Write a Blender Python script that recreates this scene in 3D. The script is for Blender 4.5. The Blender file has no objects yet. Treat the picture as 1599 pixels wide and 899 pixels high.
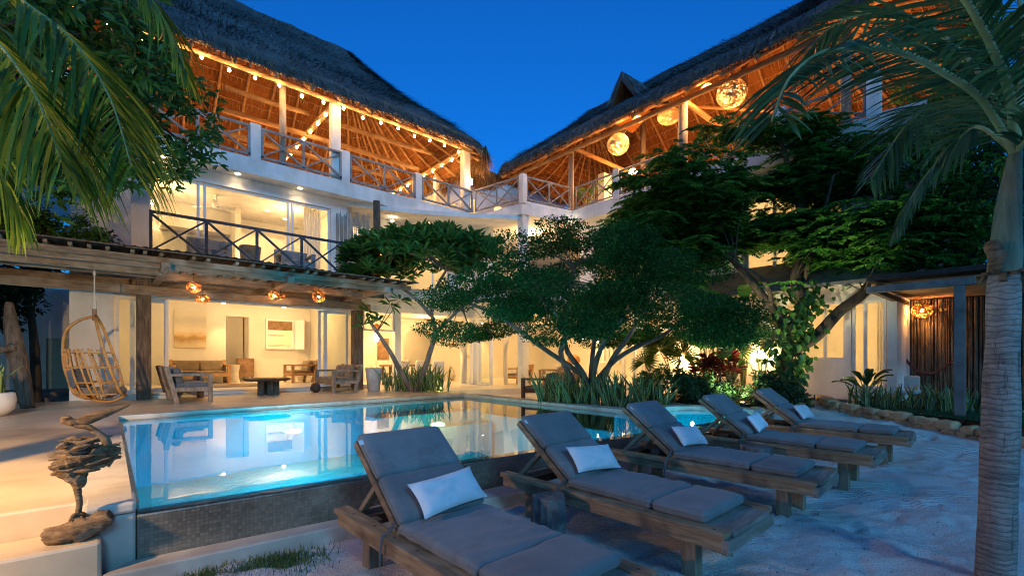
import bpy, math, random
import numpy as np
from mathutils import Vector, Matrix, noise
R = math.radians
S = bpy.context.scene
COL = S.collection
random.seed(7); rng = np.random.default_rng(7)

# ---------------------------------------------------------------- camera, sky, exposure
cam_d = bpy.data.cameras.new("camera"); cam = bpy.data.objects.new("camera", cam_d); COL.objects.link(cam)
cam.location = (0, 0, 1.4); cam.rotation_euler = (R(90), 0, R(-41.19))
cam_d.sensor_width = 36; cam_d.lens = 16.21; cam_d.shift_y = 0.0691
cam_d.clip_start = 0.05; cam_d.clip_end = 3000
S.camera = cam
W = bpy.data.worlds.new("World"); S.world = W; W.use_nodes = True
_n = W.node_tree; _bg = _n.nodes["Background"]; _sk = _n.nodes.new("ShaderNodeTexSky")
_sk.sky_type = 'NISHITA'; _sk.sun_disc = False; _sk.sun_elevation = R(2.0); _sk.sun_rotation = R(221)
_sk.ozone_density = 6.0; _sk.air_density = 1.0; _sk.dust_density = 0.6
_tn = _n.nodes.new('ShaderNodeMixRGB'); _tn.blend_type = 'MULTIPLY'; _tn.inputs[0].default_value = 1; _tn.inputs[2].default_value = (.45, 1.0, 1.06, 1)
_n.links.new(_sk.outputs[0], _tn.inputs[1]); _n.links.new(_tn.outputs[0], _bg.inputs[0]); _bg.inputs[1].default_value = 0.104
sun_d = bpy.data.lights.new("dusk_sun", 'SUN'); sun = bpy.data.objects.new("dusk_sun", sun_d); COL.objects.link(sun)
sun_d.energy = 0.19; sun_d.angle = R(14); sun_d.color = (0.16, 0.58, 1.0); sun.rotation_euler = (R(60), 0, R(-12))
S.view_settings.view_transform = 'Standard'; S.view_settings.look = 'None'
S.view_settings.gamma = 1.0; S.view_settings.exposure = 2.55
S.render.engine = 'CYCLES'
S.cycles.use_denoising = True; S.cycles.filter_width = 1.05
S.cycles.max_bounces = 6; S.cycles.diffuse_bounces = 3; S.cycles.glossy_bounces = 3
S.cycles.transmission_bounces = 4; S.cycles.transparent_max_bounces = 12
S.cycles.caustics_reflective = False; S.cycles.caustics_refractive = False
S.cycles.sample_clamp_indirect = 2.0
WARM = (1.0, 0.61, 0.24); WARM2 = (1.0, 0.42, 0.11)

# ---------------------------------------------------------------- helpers
def root_loc(o):
    v = Vector((0, 0, 0))
    while o is not None:
        v += Vector(o.location); o = o.parent
    return v

def tag(o, label=None, cat=None, group=None, kind=None):
    if label: o['label'] = label
    if cat: o['category'] = cat
    if group: o['group'] = group
    if kind: o['kind'] = kind
    return o

def thing(name, label, cat, loc=(0, 0, 0), group=None):
    o = bpy.data.objects.new(name, None); COL.objects.link(o)
    o.location = loc; o.empty_display_size = 0.1
    return tag(o, label, cat, group)

def dup(o, loc=None, rz=None, label=None, group=None, parent=None):
    c = o.copy(); COL.objects.link(c)
    if parent is not None: c.parent = parent
    for ch in o.children: dup(ch, parent=c)
    if loc is not None: c.location = loc
    if rz is not None: c.rotation_euler = (0, 0, rz)
    if label: c['label'] = label
    if group: c['group'] = group
    return c

class MB:
    def __init__(s): s.V = []; s.F = []; s.M = []; s.n = 0
    def add(s, verts, faces, m=0):
        s.V.append(np.asarray(verts, dtype=float).reshape(-1, 3)); k = s.n
        s.F.extend([tuple(i + k for i in f) for f in faces]); s.M.extend([m] * len(faces))
        s.n += len(s.V[-1]); return s
    def quads(s, v4, m=0):               # (N,4,3)
        v4 = np.asarray(v4); N = len(v4); k = s.n
        s.V.append(v4.reshape(-1, 3)); s.F.extend(map(tuple, (np.arange(N * 4).reshape(N, 4) + k).tolist()))
        s.M.extend([m] * N); s.n += N * 4; return s
    def box(s, x0, x1, y0, y1, z0, z1, m=0):
        v = [(x, y, z) for z in (z0, z1) for y in (y0, y1) for x in (x0, x1)]
        return s.add(v, [(0, 2, 3, 1), (4, 5, 7, 6), (0, 1, 5, 4), (2, 6, 7, 3), (0, 4, 6, 2), (1, 3, 7, 5)], m)
    def beam(s, p0, p1, w, h, up=(0, 0, 1), m=0):
        p0, p1, up = Vector(p0), Vector(p1), Vector(up); d = (p1 - p0).normalized()
        sd = d.cross(up)
        if sd.length < 1e-4: sd = d.cross(Vector((1, 0, 0)))
        sd.normalize(); u = sd.cross(d).normalized()
        v = []
        for p in (p0, p1):
            for a, b in ((-1, -1), (1, -1), (1, 1), (-1, 1)): v.append(tuple(p + sd * a * w / 2 + u * b * h / 2))
        return s.add(v, [(3, 2, 1, 0), (4, 5, 6, 7), (0, 1, 5, 4), (1, 2, 6, 5), (2, 3, 7, 6), (3, 0, 4, 7)], m)
    def tube(s, pts, rad, n=6, cap=True, m=0, flat=1.0):
        P = [Vector(p) for p in pts]; k = len(P)
        if not hasattr(rad, '__len__'): rad = [rad] * k
        V = []; ref = None
        for i, p in enumerate(P):
            d = (P[min(i + 1, k - 1)] - P[max(i - 1, 0)])
            d = d.normalized() if d.length > 1e-9 else Vector((0, 0, 1))
            if ref is None:
                ref = d.cross(Vector((0, 0, 1)) if abs(d.z) < .9 else Vector((1, 0, 0))).normalized()
            a = (ref - d * ref.dot(d)).normalized(); b = d.cross(a); ref = a
            for j in range(n):
                t = 2 * math.pi * j / n
                V.append(tuple(p + (a * math.cos(t) + b * math.sin(t) * flat) * rad[i]))
        F = [(i * n + j, i * n + (j + 1) % n, (i + 1) * n + (j + 1) % n, (i + 1) * n + j) for i in range(k - 1) for j in range(n)]
        if cap: F += [tuple(range(n))[::-1], tuple((k - 1) * n + j for j in range(n))]
        return s.add(V, F, m)
    def lathe(s, prof, c=(0, 0, 0), n=24, m=0, fn=None):
        V = []
        for r, z in prof:
            for j in range(n):
                t = 2 * math.pi * j / n; rr = r * (fn(t, z) if fn else 1)
                V.append((c[0] + rr * math.cos(t), c[1] + rr * math.sin(t), c[2] + z))
        k = len(prof)
        F = [(i * n + j, i * n + (j + 1) % n, (i + 1) * n + (j + 1) % n, (i + 1) * n + j) for i in range(k - 1) for j in range(n)]
        F += [tuple(range(n))[::-1], tuple((k - 1) * n + j for j in range(n))]
        return s.add(V, F, m)
    def ball(s, c, r, n=8, m=0, sq=1.0):
        k = n
        prof = [(max(r * math.sin(math.pi * i / k), r * .02), -r * sq * math.cos(math.pi * i / k)) for i in range(k + 1)]
        return s.lathe(prof, c, n=max(8, n), m=m)
    def prism(s, poly, z0, z1, m=0):
        n = len(poly)
        v = [(x, y, z0) for x, y in poly] + [(x, y, z1) for x, y in poly]
        f = [tuple(range(n))[::-1], tuple(range(n, 2 * n))] + [(i, (i + 1) % n, n + (i + 1) % n, n + i) for i in range(n)]
        return s.add(v, f, m)
    def grid(s, X, m=0, flip=False):     # X (a,b,3)
        X = np.asarray(X); a, b = X.shape[:2]
        F = [(i * b + j, i * b + j + 1, (i + 1) * b + j + 1, (i + 1) * b + j) for i in range(a - 1) for j in range(b - 1)]
        if flip: F = [f[::-1] for f in F]
        return s.add(X.reshape(-1, 3), F, m)
    def rbox(s, c, size, r, puff=0.0, n=12, wr=0.0, seed=0, rot=None, m=0, cz=(7, 3.5)):
        """box with rounded edges and a slight swell: cushions, stones"""
        hx, hy, hz = [q / 2 for q in size]; r = min(r, hx, hy, hz); ids = {}; V = []; F = []
        rot = rot or Matrix.Identity(3); c = Vector(c)
        def vid(i, j, k):
            if (i, j, k) in ids: return ids[(i, j, k)]
            u, v, w = 2 * i / n - 1, 2 * j / n - 1, 2 * k / n - 1
            sg = lambda q: math.copysign(abs(q) ** .8, q)
            p = Vector((sg(u) * hx, sg(v) * hy, sg(w) * hz))
            q = Vector((max(-hx + r, min(hx - r, p.x)), max(-hy + r, min(hy - r, p.y)), max(-hz + r, min(hz - r, p.z))))
            d = p - q
            if d.length > 1e-9: p = q + d.normalized() * r
            p.z += puff * (1 - u * u) * (1 - v * v) * (1 if w > 0 else -.3) * abs(w)
            if wr:
                fx, fy = cz; t = noise.noise(Vector((p.x * fx, p.y * fy + p.x * 1.5, seed + p.z * 5))) + .5 * noise.noise(Vector((p.x * fx * 2.5, p.y * fy * 2.5, seed)))
                p += Vector((p.x / hx * .3, p.y / hy * .3, 1)) * t * wr
            p = rot @ p + c
            ids[(i, j, k)] = len(V); V.append(tuple(p)); return ids[(i, j, k)]
        for i in range(n):
            for j in range(n):
                F.append((vid(i, j, 0), vid(i, j + 1, 0), vid(i + 1, j + 1, 0), vid(i + 1, j, 0)))
                F.append((vid(i, j, n), vid(i + 1, j, n), vid(i + 1, j + 1, n), vid(i, j + 1, n)))
                F.append((vid(i, 0, j), vid(i + 1, 0, j), vid(i + 1, 0, j + 1), vid(i, 0, j + 1)))
                F.append((vid(i, n, j), vid(i, n, j + 1), vid(i + 1, n, j + 1), vid(i + 1, n, j)))
                F.append((vid(0, i, j), vid(0, i, j + 1), vid(0, i + 1, j + 1), vid(0, i + 1, j)))
                F.append((vid(n, i, j), vid(n, i + 1, j), vid(n, i + 1, j + 1), vid(n, i, j + 1)))
        return s.add(V, F, m)
    def build(s, name, mats, parent=None, smooth=False, bevel=0, loc=None):
        V = np.concatenate(s.V) if s.V else np.zeros((0, 3))
        off = root_loc(parent) if parent is not None else Vector(loc or (0, 0, 0))
        V = V - np.array(off)[None, :]
        me = bpy.data.meshes.new(name)
        me.from_pydata(V.tolist(), [], s.F)
        if not isinstance(mats, (list, tuple)): mats = [mats]
        for mm in mats: me.materials.append(mm)
        if len(mats) > 1: me.polygons.foreach_set('material_index', s.M)
        if smooth: me.polygons.foreach_set('use_smooth', [True] * len(me.polygons))
        me.update()
        o = bpy.data.objects.new(name, me); COL.objects.link(o)
        if parent is not None: o.parent = parent
        elif loc: o.location = loc
        if bevel:
            b = o.modifiers.new('bevel', 'BEVEL'); b.width = bevel; b.segments = 2; b.limit_method = 'ANGLE'
        return o

def unit(a): return a / np.maximum(np.linalg.norm(a, axis=-1, keepdims=True), 1e-9)

def leaves(mb, P, D, Nn, L, Wd, fold=0.25, droop=0.15, m=0, wide=(.32, .68)):
    """folded leaf blades: P base, D direction, Nn normal, L length, Wd half width (arrays)"""
    P = np.asarray(P, float); D = unit(np.asarray(D, float)); Nn = np.asarray(Nn, float)
    Sd = unit(np.cross(D, Nn)); Nn = unit(np.cross(Sd, D)); L = np.asarray(L, float).reshape(-1, 1); Wd = np.asarray(Wd, float).reshape(-1, 1)
    T = P + D * L - Nn * L * droop; up = Nn * Wd * fold
    a, b = wide
    A1 = P + D * L * a + Sd * Wd + up; A2 = P + D * L * b + Sd * Wd * .8 + up - Nn * L * droop * .4
    B1 = P + D * L * a - Sd * Wd + up; B2 = P + D * L * b - Sd * Wd * .8 + up - Nn * L * droop * .4
    N = len(P); k = mb.n
    V = np.stack([P, A1, A2, T, B2, B1], 1).reshape(-1, 3)
    mb.V.append(V); base = np.arange(N) * 6 + k
    F = np.concatenate([np.stack([base, base + 1, base + 2, base + 3], 1), np.stack([base, base + 3, base + 4, base + 5], 1)])
    mb.F.extend(map(tuple, F.tolist())); mb.M.extend([m] * (2 * N)); mb.n += 6 * N

def rdir(n):
    v = rng.normal(size=(n, 3)); return unit(v)

def light(name, loc, power, color=WARM, r=0.08, kind='POINT', parent=None, rot=None, **kw):
    d = bpy.data.lights.new(name, kind); d.energy = power; d.color = color
    if kind != 'AREA': d.shadow_soft_size = r
    for k, v in kw.items(): setattr(d, k, v)
    o = bpy.data.objects.new(name, d); COL.objects.link(o)
    o.location = Vector(loc) - (root_loc(parent) if parent is not None else Vector((0, 0, 0)))
    if parent is not None: o.parent = parent
    if rot: o.rotation_euler = rot
    o.visible_glossy = False
    return o

# ---------------------------------------------------------------- materials
class NT:
    def __init__(s, name):
        s.m = bpy.data.materials.new(name); s.m.use_nodes = True; s.t = s.m.node_tree
        s.b = s.t.nodes['Principled BSDF']; s.out = s.t.nodes['Material Output']
    def n(s, typ, **kw):
        x = s.t.nodes.new('ShaderNode' + typ)
        for k, v in kw.items(): setattr(x, k, v)
        return x
    def l(s, a, b): s.t.links.new(a, b); return s
    def coord(s, kind='Object', scale=(1, 1, 1), rot=(0, 0, 0)):
        c = s.n('TexCoord'); mp = s.n('Mapping'); mp.inputs['Scale'].default_value = scale; mp.inputs['Rotation'].default_value = rot
        s.l(c.outputs[kind], mp.inputs[0]); return mp.outputs[0]
    def noise(s, vec, scale, detail=4, rough=.55, dist=0):
        x = s.n('TexNoise'); x.inputs['Scale'].default_value = scale; x.inputs['Detail'].default_value = detail
        x.inputs['Roughness'].default_value = rough; x.inputs['Distortion'].default_value = dist
        s.l(vec, x.inputs['Vector']); return x.outputs['Fac']
    def ramp(s, fac, stops):
        r = s.n('ValToRGB'); e = r.color_ramp.elements
        while len(e) < len(stops): e.new(.5)
        for i, (p, c) in enumerate(stops): e[i].position = p; e[i].color = (*c, 1)
        s.l(fac, r.inputs[0]); return r.outputs[0]
    def mix(s, fac, a, b, mode='MIX'):
        x = s.n('MixRGB', blend_type=mode)
        for i, v in ((0, fac), (1, a), (2, b)):
            if hasattr(v, 'links') or hasattr(v, 'is_output'): s.l(v, x.inputs[i])
            elif isinstance(v, (int, float)): x.inputs[i].default_value = v
            else: x.inputs[i].default_value = (*v, 1)
        return x.outputs[0]
    def bump(s, h, strength=.3, dist=.01):
        b = s.n('Bump'); b.inputs['Strength'].default_value = strength; b.inputs['Distance'].default_value = dist
        s.l(h, b.inputs['Height']); s.l(b.outputs[0], s.b.inputs['Normal']); return b
    def rough(s, v): s.b.inputs['Roughness'].default_value = v; return s
    def spec(s, v): s.b.inputs['Specular IOR Level'].default_value = v; return s
    def col(s, c):
        if isinstance(c, tuple): s.b.inputs['Base Color'].default_value = (*c, 1)
        else: s.l(c, s.b.inputs['Base Color'])
        return s

def M(name, c1, c2, scale=4, stretch=(1, 1, 1), rough=.7, bump=.3, dist=.01, fine=5, spec=.3, stain=None, detail=5):
    t = NT(name); v = t.coord(scale=stretch)
    f = t.noise(v, scale, detail, .6, .3); c = t.ramp(f, [(.3, c1), (.7, c2)])
    if stain:
        g = t.noise(t.coord(), stain[1], 3, .6); c = t.mix(t.ramp(g, [(.5, (0, 0, 0)), (.72, (1, 1, 1))]), c, stain[0])
    t.col(c); t.rough(rough); t.spec(spec)
    if bump: t.bump(t.noise(v, scale * fine, 6, .65), bump, dist)
    return t.m

def leafmat(name, c1, c2, c3=None, rough=.45, trans=.25, spec=.4):
    t = NT(name); g = t.n('NewGeometry'); c3 = c3 or c2
    big = t.noise(t.coord(), 1.3, 2); add = t.n('Math', operation='ADD'); mul = t.n('Math', operation='MULTIPLY')
    t.l(g.outputs['Random Per Island'], mul.inputs[0]); mul.inputs[1].default_value = .7
    sub = t.n('Math', operation='MULTIPLY'); t.l(big, sub.inputs[0]); sub.inputs[1].default_value = .5
    t.l(mul.outputs[0], add.inputs[0]); t.l(sub.outputs[0], add.inputs[1])
    c = t.ramp(add.outputs[0], [(.15, c1), (.6, c2), (.95, c3)])
    t.col(c); t.rough(rough); t.spec(spec)
    tr = t.n('BsdfTranslucent'); t.l(c, tr.inputs[0]); mx = t.n('MixShader'); mx.inputs[0].default_value = trans
    t.l(t.b.outputs[0], mx.inputs[1]); t.l(tr.outputs[0], mx.inputs[2]); t.l(mx.outputs[0], t.out.inputs[0])
    return t.m

def emit(name, color, strength):
    t = NT(name); t.b.inputs['Emission Color'].default_value = (*color, 1); t.b.inputs['Emission Strength'].default_value = strength
    t.col(color); return t.m

plaster = M('white_plaster', (.66, .65, .62), (.83, .82, .79), 2.2, (1.6, 1.6, .4), rough=.8, bump=.3, dist=.01, stain=((.56, .54, .50), .8))
plaster_in = M('cream_interior_plaster', (.66, .62, .55), (.74, .70, .62), 1.2, rough=.75, bump=.1)
white_frame = M('white_window_frame', (.70, .71, .72), (.78, .78, .78), 3, rough=.35, bump=.03)
floor_in = M('polished_cement_floor', (.56, .50, .42), (.68, .62, .52), 1.5, rough=.3, bump=.05)
deck_m = M('polished_cement_deck', (.46, .35, .22), (.66, .53, .36), 1.1, rough=.38, bump=.25, dist=.006, stain=((.30, .24, .17), .8))
coping_m = M('pale_stone_coping', (.38, .34, .28), (.58, .53, .45), 3, rough=.6, bump=.4, dist=.006, stain=((.27, .23, .18), 1.6))
wood_rail = M('weathered_grey_wood', (.17, .17, .17), (.34, .34, .34), 5, (1, 1, 1), rough=.7, bump=.4, dist=.005)
wood_old = M('weathered_brown_timber', (.10, .07, .045), (.30, .23, .16), 3.0, (1, 6, 6), rough=.75, bump=.7, dist=.01, stain=((.36, .31, .25), 1.5))
wood_oldy = M('weathered_brown_beam', (.10, .07, .045), (.30, .23, .16), 3.0, (6, 1, 6), rough=.75, bump=.7, dist=.01, stain=((.36, .31, .25), 1.5))
post_m = M('weathered_post_timber', (.05, .035, .022), (.19, .14, .095), 3.0, (8, 8, 1), rough=.8, bump=.8, dist=.01)
pole_m = M('peeled_pole_wood', (.28, .14, .055), (.50, .30, .14), 3, (1, 1, 3), rough=.65, bump=.4)
def vine(name, c1, c2):
    t = NT(name); v = t.coord(); c = t.ramp(t.noise(v, 14, 3), [(.3, c1), (.7, c2)]); t.col(c).rough(.6)
    tr = t.n('BsdfTranslucent'); t.l(c, tr.inputs[0]); mx = t.n('MixShader'); mx.inputs[0].default_value = .5
    t.l(t.b.outputs[0], mx.inputs[1]); t.l(tr.outputs[0], mx.inputs[2]); t.l(mx.outputs[0], t.out.inputs[0]); return t.m
lounger_wood = M('lounger_teak_lengthwise', (.17, .105, .055), (.40, .28, .165), 3.2, (9, 1, 9), rough=.65, bump=.55, dist=.005, stain=((.11, .075, .05), 3))
lounger_wood2 = M('lounger_teak_crosswise', (.16, .13, .10), (.36, .31, .26), 3.2, (1, 9, 9), rough=.65, bump=.55, dist=.005, stain=((.12, .10, .08), 3))
lounger_leg = M('lounger_teak_leg', (.14, .10, .065), (.32, .25, .17), 3.2, (9, 9, 1), rough=.7, bump=.55, dist=.005)
dark_wood = M('dark_brown_wood', (.05, .025, .014), (.15, .075, .04), 3, (2, 6, 2), rough=.5, bump=.3)
mid_wood = M('mid_brown_wood', (.17, .095, .05), (.34, .21, .12), 3, (2, 6, 2), rough=.5, bump=.3)
drift = M('driftwood', (.06, .036, .018), (.42, .27, .14), 7, (1.5, 1.5, 6), rough=.85, bump=1.0, dist=.02, stain=((.34, .27, .19), 9))
bark = M('tree_bark', (.09, .07, .055), (.26, .21, .17), 6, (1, 1, .4), rough=.85, bump=.9, dist=.015)
bark_dark = M('dark_tree_bark', (.035, .028, .022), (.11, .09, .07), 6, (1, 1, .4), rough=.85, bump=.9, dist=.015)
rattan = M('golden_rattan_cane', (.34, .15, .035), (.56, .29, .085), 12, rough=.4, bump=.15, spec=.5)
rattan_dk = vine('woven_vine_shade', (.34, .17, .06), (.60, .36, .15))
rope_m = M('pale_rope', (.45, .40, .32), (.62, .56, .46), 40, rough=.9, bump=.5)
metal_bk = M('black_metal', (.02, .02, .02), (.05, .05, .05), 8, rough=.5, bump=.05)
stone_wall_m = M('rubble_limestone', (.46, .24, .10), (.78, .50, .28), 6, rough=.85, bump=.8, dist=.02, stain=((.20, .12, .07), 3))  # orange of the warm lighting is put into the stone colour
dk_stone = M('grey_stone', (.10, .10, .10), (.22, .21, .20), 5, rough=.8, bump=.6)
red_flower = M('red_petals', (.45, .015, .01), (.65, .04, .02), 20, rough=.6, bump=0)
stick_m = M('dark_stick_cane', (.06, .042, .028), (.23, .175, .12), 9, (1, 1, .3), rough=.75, bump=.5)
stick_grey = M('grey_stick_cane', (.22, .20, .17), (.42, .39, .34), 9, (1, 1, .3), rough=.75, bump=.5)

def fabric(name, c1, c2, bump=.35):
    t = NT(name); v = t.coord()
    w1 = t.n('TexWave', wave_type='BANDS', bands_direction='X'); w1.inputs['Scale'].default_value = 160; t.l(v, w1.inputs[0])
    w2 = t.n('TexWave', wave_type='BANDS', bands_direction='Y'); w2.inputs['Scale'].default_value = 160; t.l(v, w2.inputs[0])
    h = t.mix(.5, w1.outputs[0], w2.outputs[0]); sp = t.noise(v, 260, 2); bl = t.noise(v, 5, 4)
    c = t.ramp(bl, [(.3, c1), (.7, c2)]); c = t.mix(.35, c, t.ramp(sp, [(.3, tuple(q * .55 for q in c1)), (.7, tuple(min(1, q * 1.35) for q in c2))]))
    oi = t.n('ObjectInfo'); mr = t.n('MapRange'); t.l(oi.outputs['Random'], mr.inputs[0]); mr.inputs[3].default_value = .82; mr.inputs[4].default_value = 1.12
    c = t.mix(1, c, mr.outputs[0], 'MULTIPLY'); c = t.mix(t.ramp(t.noise(v, 3.1, 4, .7), [(.52, (0, 0, 0)), (.60, (.45, .45, .45))]), c, tuple(q * .72 for q in c1))
    t.col(c).rough(.9).spec(.15); t.bump(t.mix(.5, h, t.noise(v, 22, 4)), bump, .004); t.b.inputs['Sheen Weight'].default_value = .15
    return t.m
taupe = fabric('taupe_grey_canvas', (.175, .18, .18), (.245, .25, .245))
white_fab = fabric('white_pillow_cotton', (.74, .76, .78), (.84, .85, .86), .25)
cream_fab = fabric('cream_linen', (.62, .56, .46), (.74, .68, .58))
brown_fab = fabric('brown_canvas', (.15, .11, .075), (.24, .18, .12))
grey_fab = fabric('slate_grey_canvas', (.085, .09, .10), (.14, .145, .155))
curtain_m = leafmat('sheer_curtain', (.70, .66, .58), (.78, .74, .66), rough=.9, trans=.45, spec=.1)

# thatch outside / inside
def thatch(name, stops, sc=(1, 1, 1)):
    t = NT(name); v = t.coord(scale=sc); g = t.n('NewGeometry')
    f = t.noise(v, 9, 6, .75, .6); b = t.noise(t.coord(), .6, 3)
    c = t.ramp(f, stops); c = t.mix(.35, c, t.ramp(b, [(.3, tuple(q * .5 for q in stops[0][1])), (.7, stops[-1][1])]))
    t.col(c).rough(.95).spec(.1); t.bump(t.noise(v, 30, 6, .8), 1.0, .03); return t.m
thatch_out = thatch('weathered_palm_thatch', [(.30, (.035, .036, .039)), (.55, (.11, .11, .115)), (.8, (.26, .255, .25))], (1, 1, .5))
thatch_in = thatch('golden_thatch_underside', [(.30, (.12, .04, .010)), (.55, (.28, .10, .028)), (.8, (.46, .20, .065))], (1.2, 1.2, .5))
def straw(name, a, b, c):
    t = NT(name); g = t.n('NewGeometry'); t.col(t.ramp(g.outputs['Random Per Island'], [(.1, a), (.6, b), (.97, c)])).rough(.85).spec(.15); return t.m
straw_out = straw('loose_grey_straw', (.025, .026, .03), (.11, .11, .115), (.36, .35, .34))
straw_in = straw('loose_golden_straw', (.10, .045, .015), (.26, .13, .05), (.46, .28, .13))

# tiled wall of the pool (mosaic)
def mosaic(name, c1, c2, mortar, size=.025, axis='xz', rough=.35):
    t = NT(name); c = t.n('TexCoord'); sp = t.n('SeparateXYZ'); cb = t.n('CombineXYZ'); t.l(c.outputs['Object'], sp.inputs[0])
    ax = {'x': 0, 'y': 1, 'z': 2}; t.l(sp.outputs[ax[axis[0]]], cb.inputs[0]); t.l(sp.outputs[ax[axis[1]]], cb.inputs[1])
    br = t.n('TexBrick'); br.offset = 0; br.squash = 1; br.inputs['Scale'].default_value = 1
    br.inputs['Brick Width'].default_value = size; br.inputs['Row Height'].default_value = size; br.inputs['Mortar Size'].default_value = size * .07
    br.inputs['Color1'].default_value = (*c1, 1); br.inputs['Color2'].default_value = (*c2, 1); br.inputs['Mortar'].default_value = (*mortar, 1)
    t.l(cb.outputs[0], br.inputs['Vector']); n = t.noise(c.outputs['Object'], 2.5, 4)
    t.col(t.mix(.5, br.outputs['Color'], t.ramp(n, [(.35, tuple(q * .6 for q in c1)), (.7, tuple(q * 1.3 for q in c2))]), 'MIX')).rough(rough).spec(.5)
    inv = t.n('Math', operation='SUBTRACT'); inv.inputs[0].default_value = 1; t.l(br.outputs['Fac'], inv.inputs[1]); t.bump(inv.outputs[0], .6, .003)
    return t.m
tile_wall = mosaic('taupe_mosaic_tile', (.085, .075, .055), (.22, .195, .15), (.08, .07, .055), .025)
tile_band = mosaic('waterline_mosaic_tile', (.20, .20, .17), (.38, .37, .32), (.14, .13, .12), .03)
tile_band_y = mosaic('waterline_mosaic_side', (.20, .20, .17), (.38, .37, .32), (.14, .13, .12), .03, 'yz')

# water: clear tinted sheet with mirror reflection
def water_mat():
    t = NT('pool_water'); v = t.coord(); fr = t.n('Fresnel'); fr.inputs[0].default_value = 1.33
    gl = t.n('BsdfGlossy'); gl.inputs['Roughness'].default_value = .015; gl.inputs[0].default_value = (1, 1, 1, 1)
    tr = t.n('BsdfTransparent'); tr.inputs[0].default_value = (.22, .90, 1.0, 1)
    bp = t.n('Bump'); bp.inputs['Strength'].default_value = .06; bp.inputs['Distance'].default_value = .02
    t.l(t.noise(v, 2.2, 2), bp.inputs['Height']); t.l(bp.outputs[0], gl.inputs['Normal']); t.l(bp.outputs[0], fr.inputs['Normal'])
    mx = t.n('MixShader'); t.l(fr.outputs[0], mx.inputs[0]); t.l(tr.outputs[0], mx.inputs[1]); t.l(gl.outputs[0], mx.inputs[2]); t.l(mx.outputs[0], t.out.inputs[0])
    return t.m
water_m = water_mat()
basin_m = M('pool_plaster', (.01, .42, .54), (.02, .58, .70), 1.0, rough=.6, bump=.1)
def glass_mat():
    t = NT('window_glass'); fr = t.n('Fresnel'); fr.inputs[0].default_value = 1.45
    gl = t.n('BsdfGlossy'); gl.inputs['Roughness'].default_value = .0; tr = t.n('BsdfTransparent'); tr.inputs[0].default_value = (.95, .97, .96, 1)
    gm = t.n('NewGeometry'); iv = t.n('Math', operation='SUBTRACT'); iv.inputs[0].default_value = 1; t.l(gm.outputs['Backfacing'], iv.inputs[1]); ml = t.n('Math', operation='MULTIPLY'); t.l(fr.outputs[0], ml.inputs[0]); t.l(iv.outputs[0], ml.inputs[1])   # no inner reflection in the thin pane
    mx = t.n('MixShader'); t.l(ml.outputs[0], mx.inputs[0]); t.l(tr.outputs[0], mx.inputs[1]); t.l(gl.outputs[0], mx.inputs[2]); t.l(mx.outputs[0], t.out.inputs[0]); return t.m
glass_m = glass_mat()
# sand
def sand_mat():
    t = NT('raked_white_sand'); v = t.coord(); big = t.noise(v, .9, 5, .6, .4); fine = t.noise(v, 90, 3); mid = t.noise(v, 9, 5, .65, .5)
    c = t.ramp(big, [(.3, (.60, .56, .51)), (.7, (.78, .74, .68))]); c = t.mix(.45, c, t.ramp(fine, [(.36, (.30, .28, .26)), (.58, (.78, .75, .70))])); c = t.mix(t.ramp(t.noise(v, 1.7, 6, .75, .8), [(.54, (0, 0, 0)), (.72, (.5, .5, .5))]), c, (.40, .33, .26))
    c = t.mix(t.ramp(t.noise(v, 26, 2), [(.70, (0, 0, 0)), (.76, (1, 1, 1))]), c, (.14, .10, .08))
    t.col(c).rough(.95).spec(.1)
    wv = t.n('TexWave', wave_type='BANDS', bands_direction='DIAGONAL'); wv.inputs['Scale'].default_value = 9; wv.inputs['Distortion'].default_value = 7; wv.inputs['Detail'].default_value = 2
    wv.inputs['Detail Scale'].default_value = .6; t.l(v, wv.inputs[0])
    wm = t.mix(t.ramp(t.noise(v, .55, 3), [(.48, (0, 0, 0)), (.6, (1, 1, 1))]), (0.5, .5, .5), wv.outputs[0])
    vo = t.n('TexVoronoi'); vo.inputs['Scale'].default_value = 3.3; t.l(v, vo.inputs['Vector']); ft = t.ramp(vo.outputs['Distance'], [(.0, (0, 0, 0)), (.35, (1, 1, 1))]); h = t.mix(.55, wm, mid); h = t.mix(.35, h, ft); h = t.mix(.25, h, t.noise(v, 34, 5, .7)); h = t.mix(.2, h, fine); t.bump(h, 1.0, .06); return t.m
sand_m = sand_mat()
bulb_m = emit('glowing_bulb', (1.0, .62, .24), 45)
hot_m = emit('bright_lamp_core', (1.0, .66, .30), 20)
spot_m = emit('downlight_glow', (1.0, .74, .42), 7)
poolspot_m = emit('underwater_lamp_glow', (.35, .85, 1.0), 3)
poolspot_y = emit('underwater_lamp_warm', (.85, .95, .30), 2.4)
# ================================================================ THE GROUND AND THE POOL
def ss(x):
    x = np.clip(x, 0, 1); return x * x * (3 - 2 * x)
def ter0(a, b):
    return np.maximum(.4 * ss((a - 8.8) / 3.2), np.where(a > 6.5, .3 * ss((b - 3.4) / 1.4), 0.0))
def axis(lo, fa, fb, hi, st):
    near = np.arange(fa, fb, st); k = 14
    return np.concatenate([lo + (fa - lo) * (1 - (1 - np.linspace(0, 1, k)[:-1]) ** 3), near, fb + (hi - fb) * np.linspace(0, 1, k) ** 3])
POOL = [(.12, 4.02), (.12, 9.75), (7.0, 9.9), (7.0, 5.05), (7.2, 4.75), (8.25, 4.65), (8.75, 4.15), (8.8, 3.33)]
def inside(px, py, poly):
    r = np.zeros(px.shape, bool); n = len(poly)
    for i in range(n):
        x0, y0 = poly[i]; x1, y1 = poly[(i + 1) % n]
        c = ((y0 > py) != (y1 > py)) & (px < (x1 - x0) * (py - y0) / ((y1 - y0) or 1e-9) + x0); r ^= c
    return r
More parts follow.
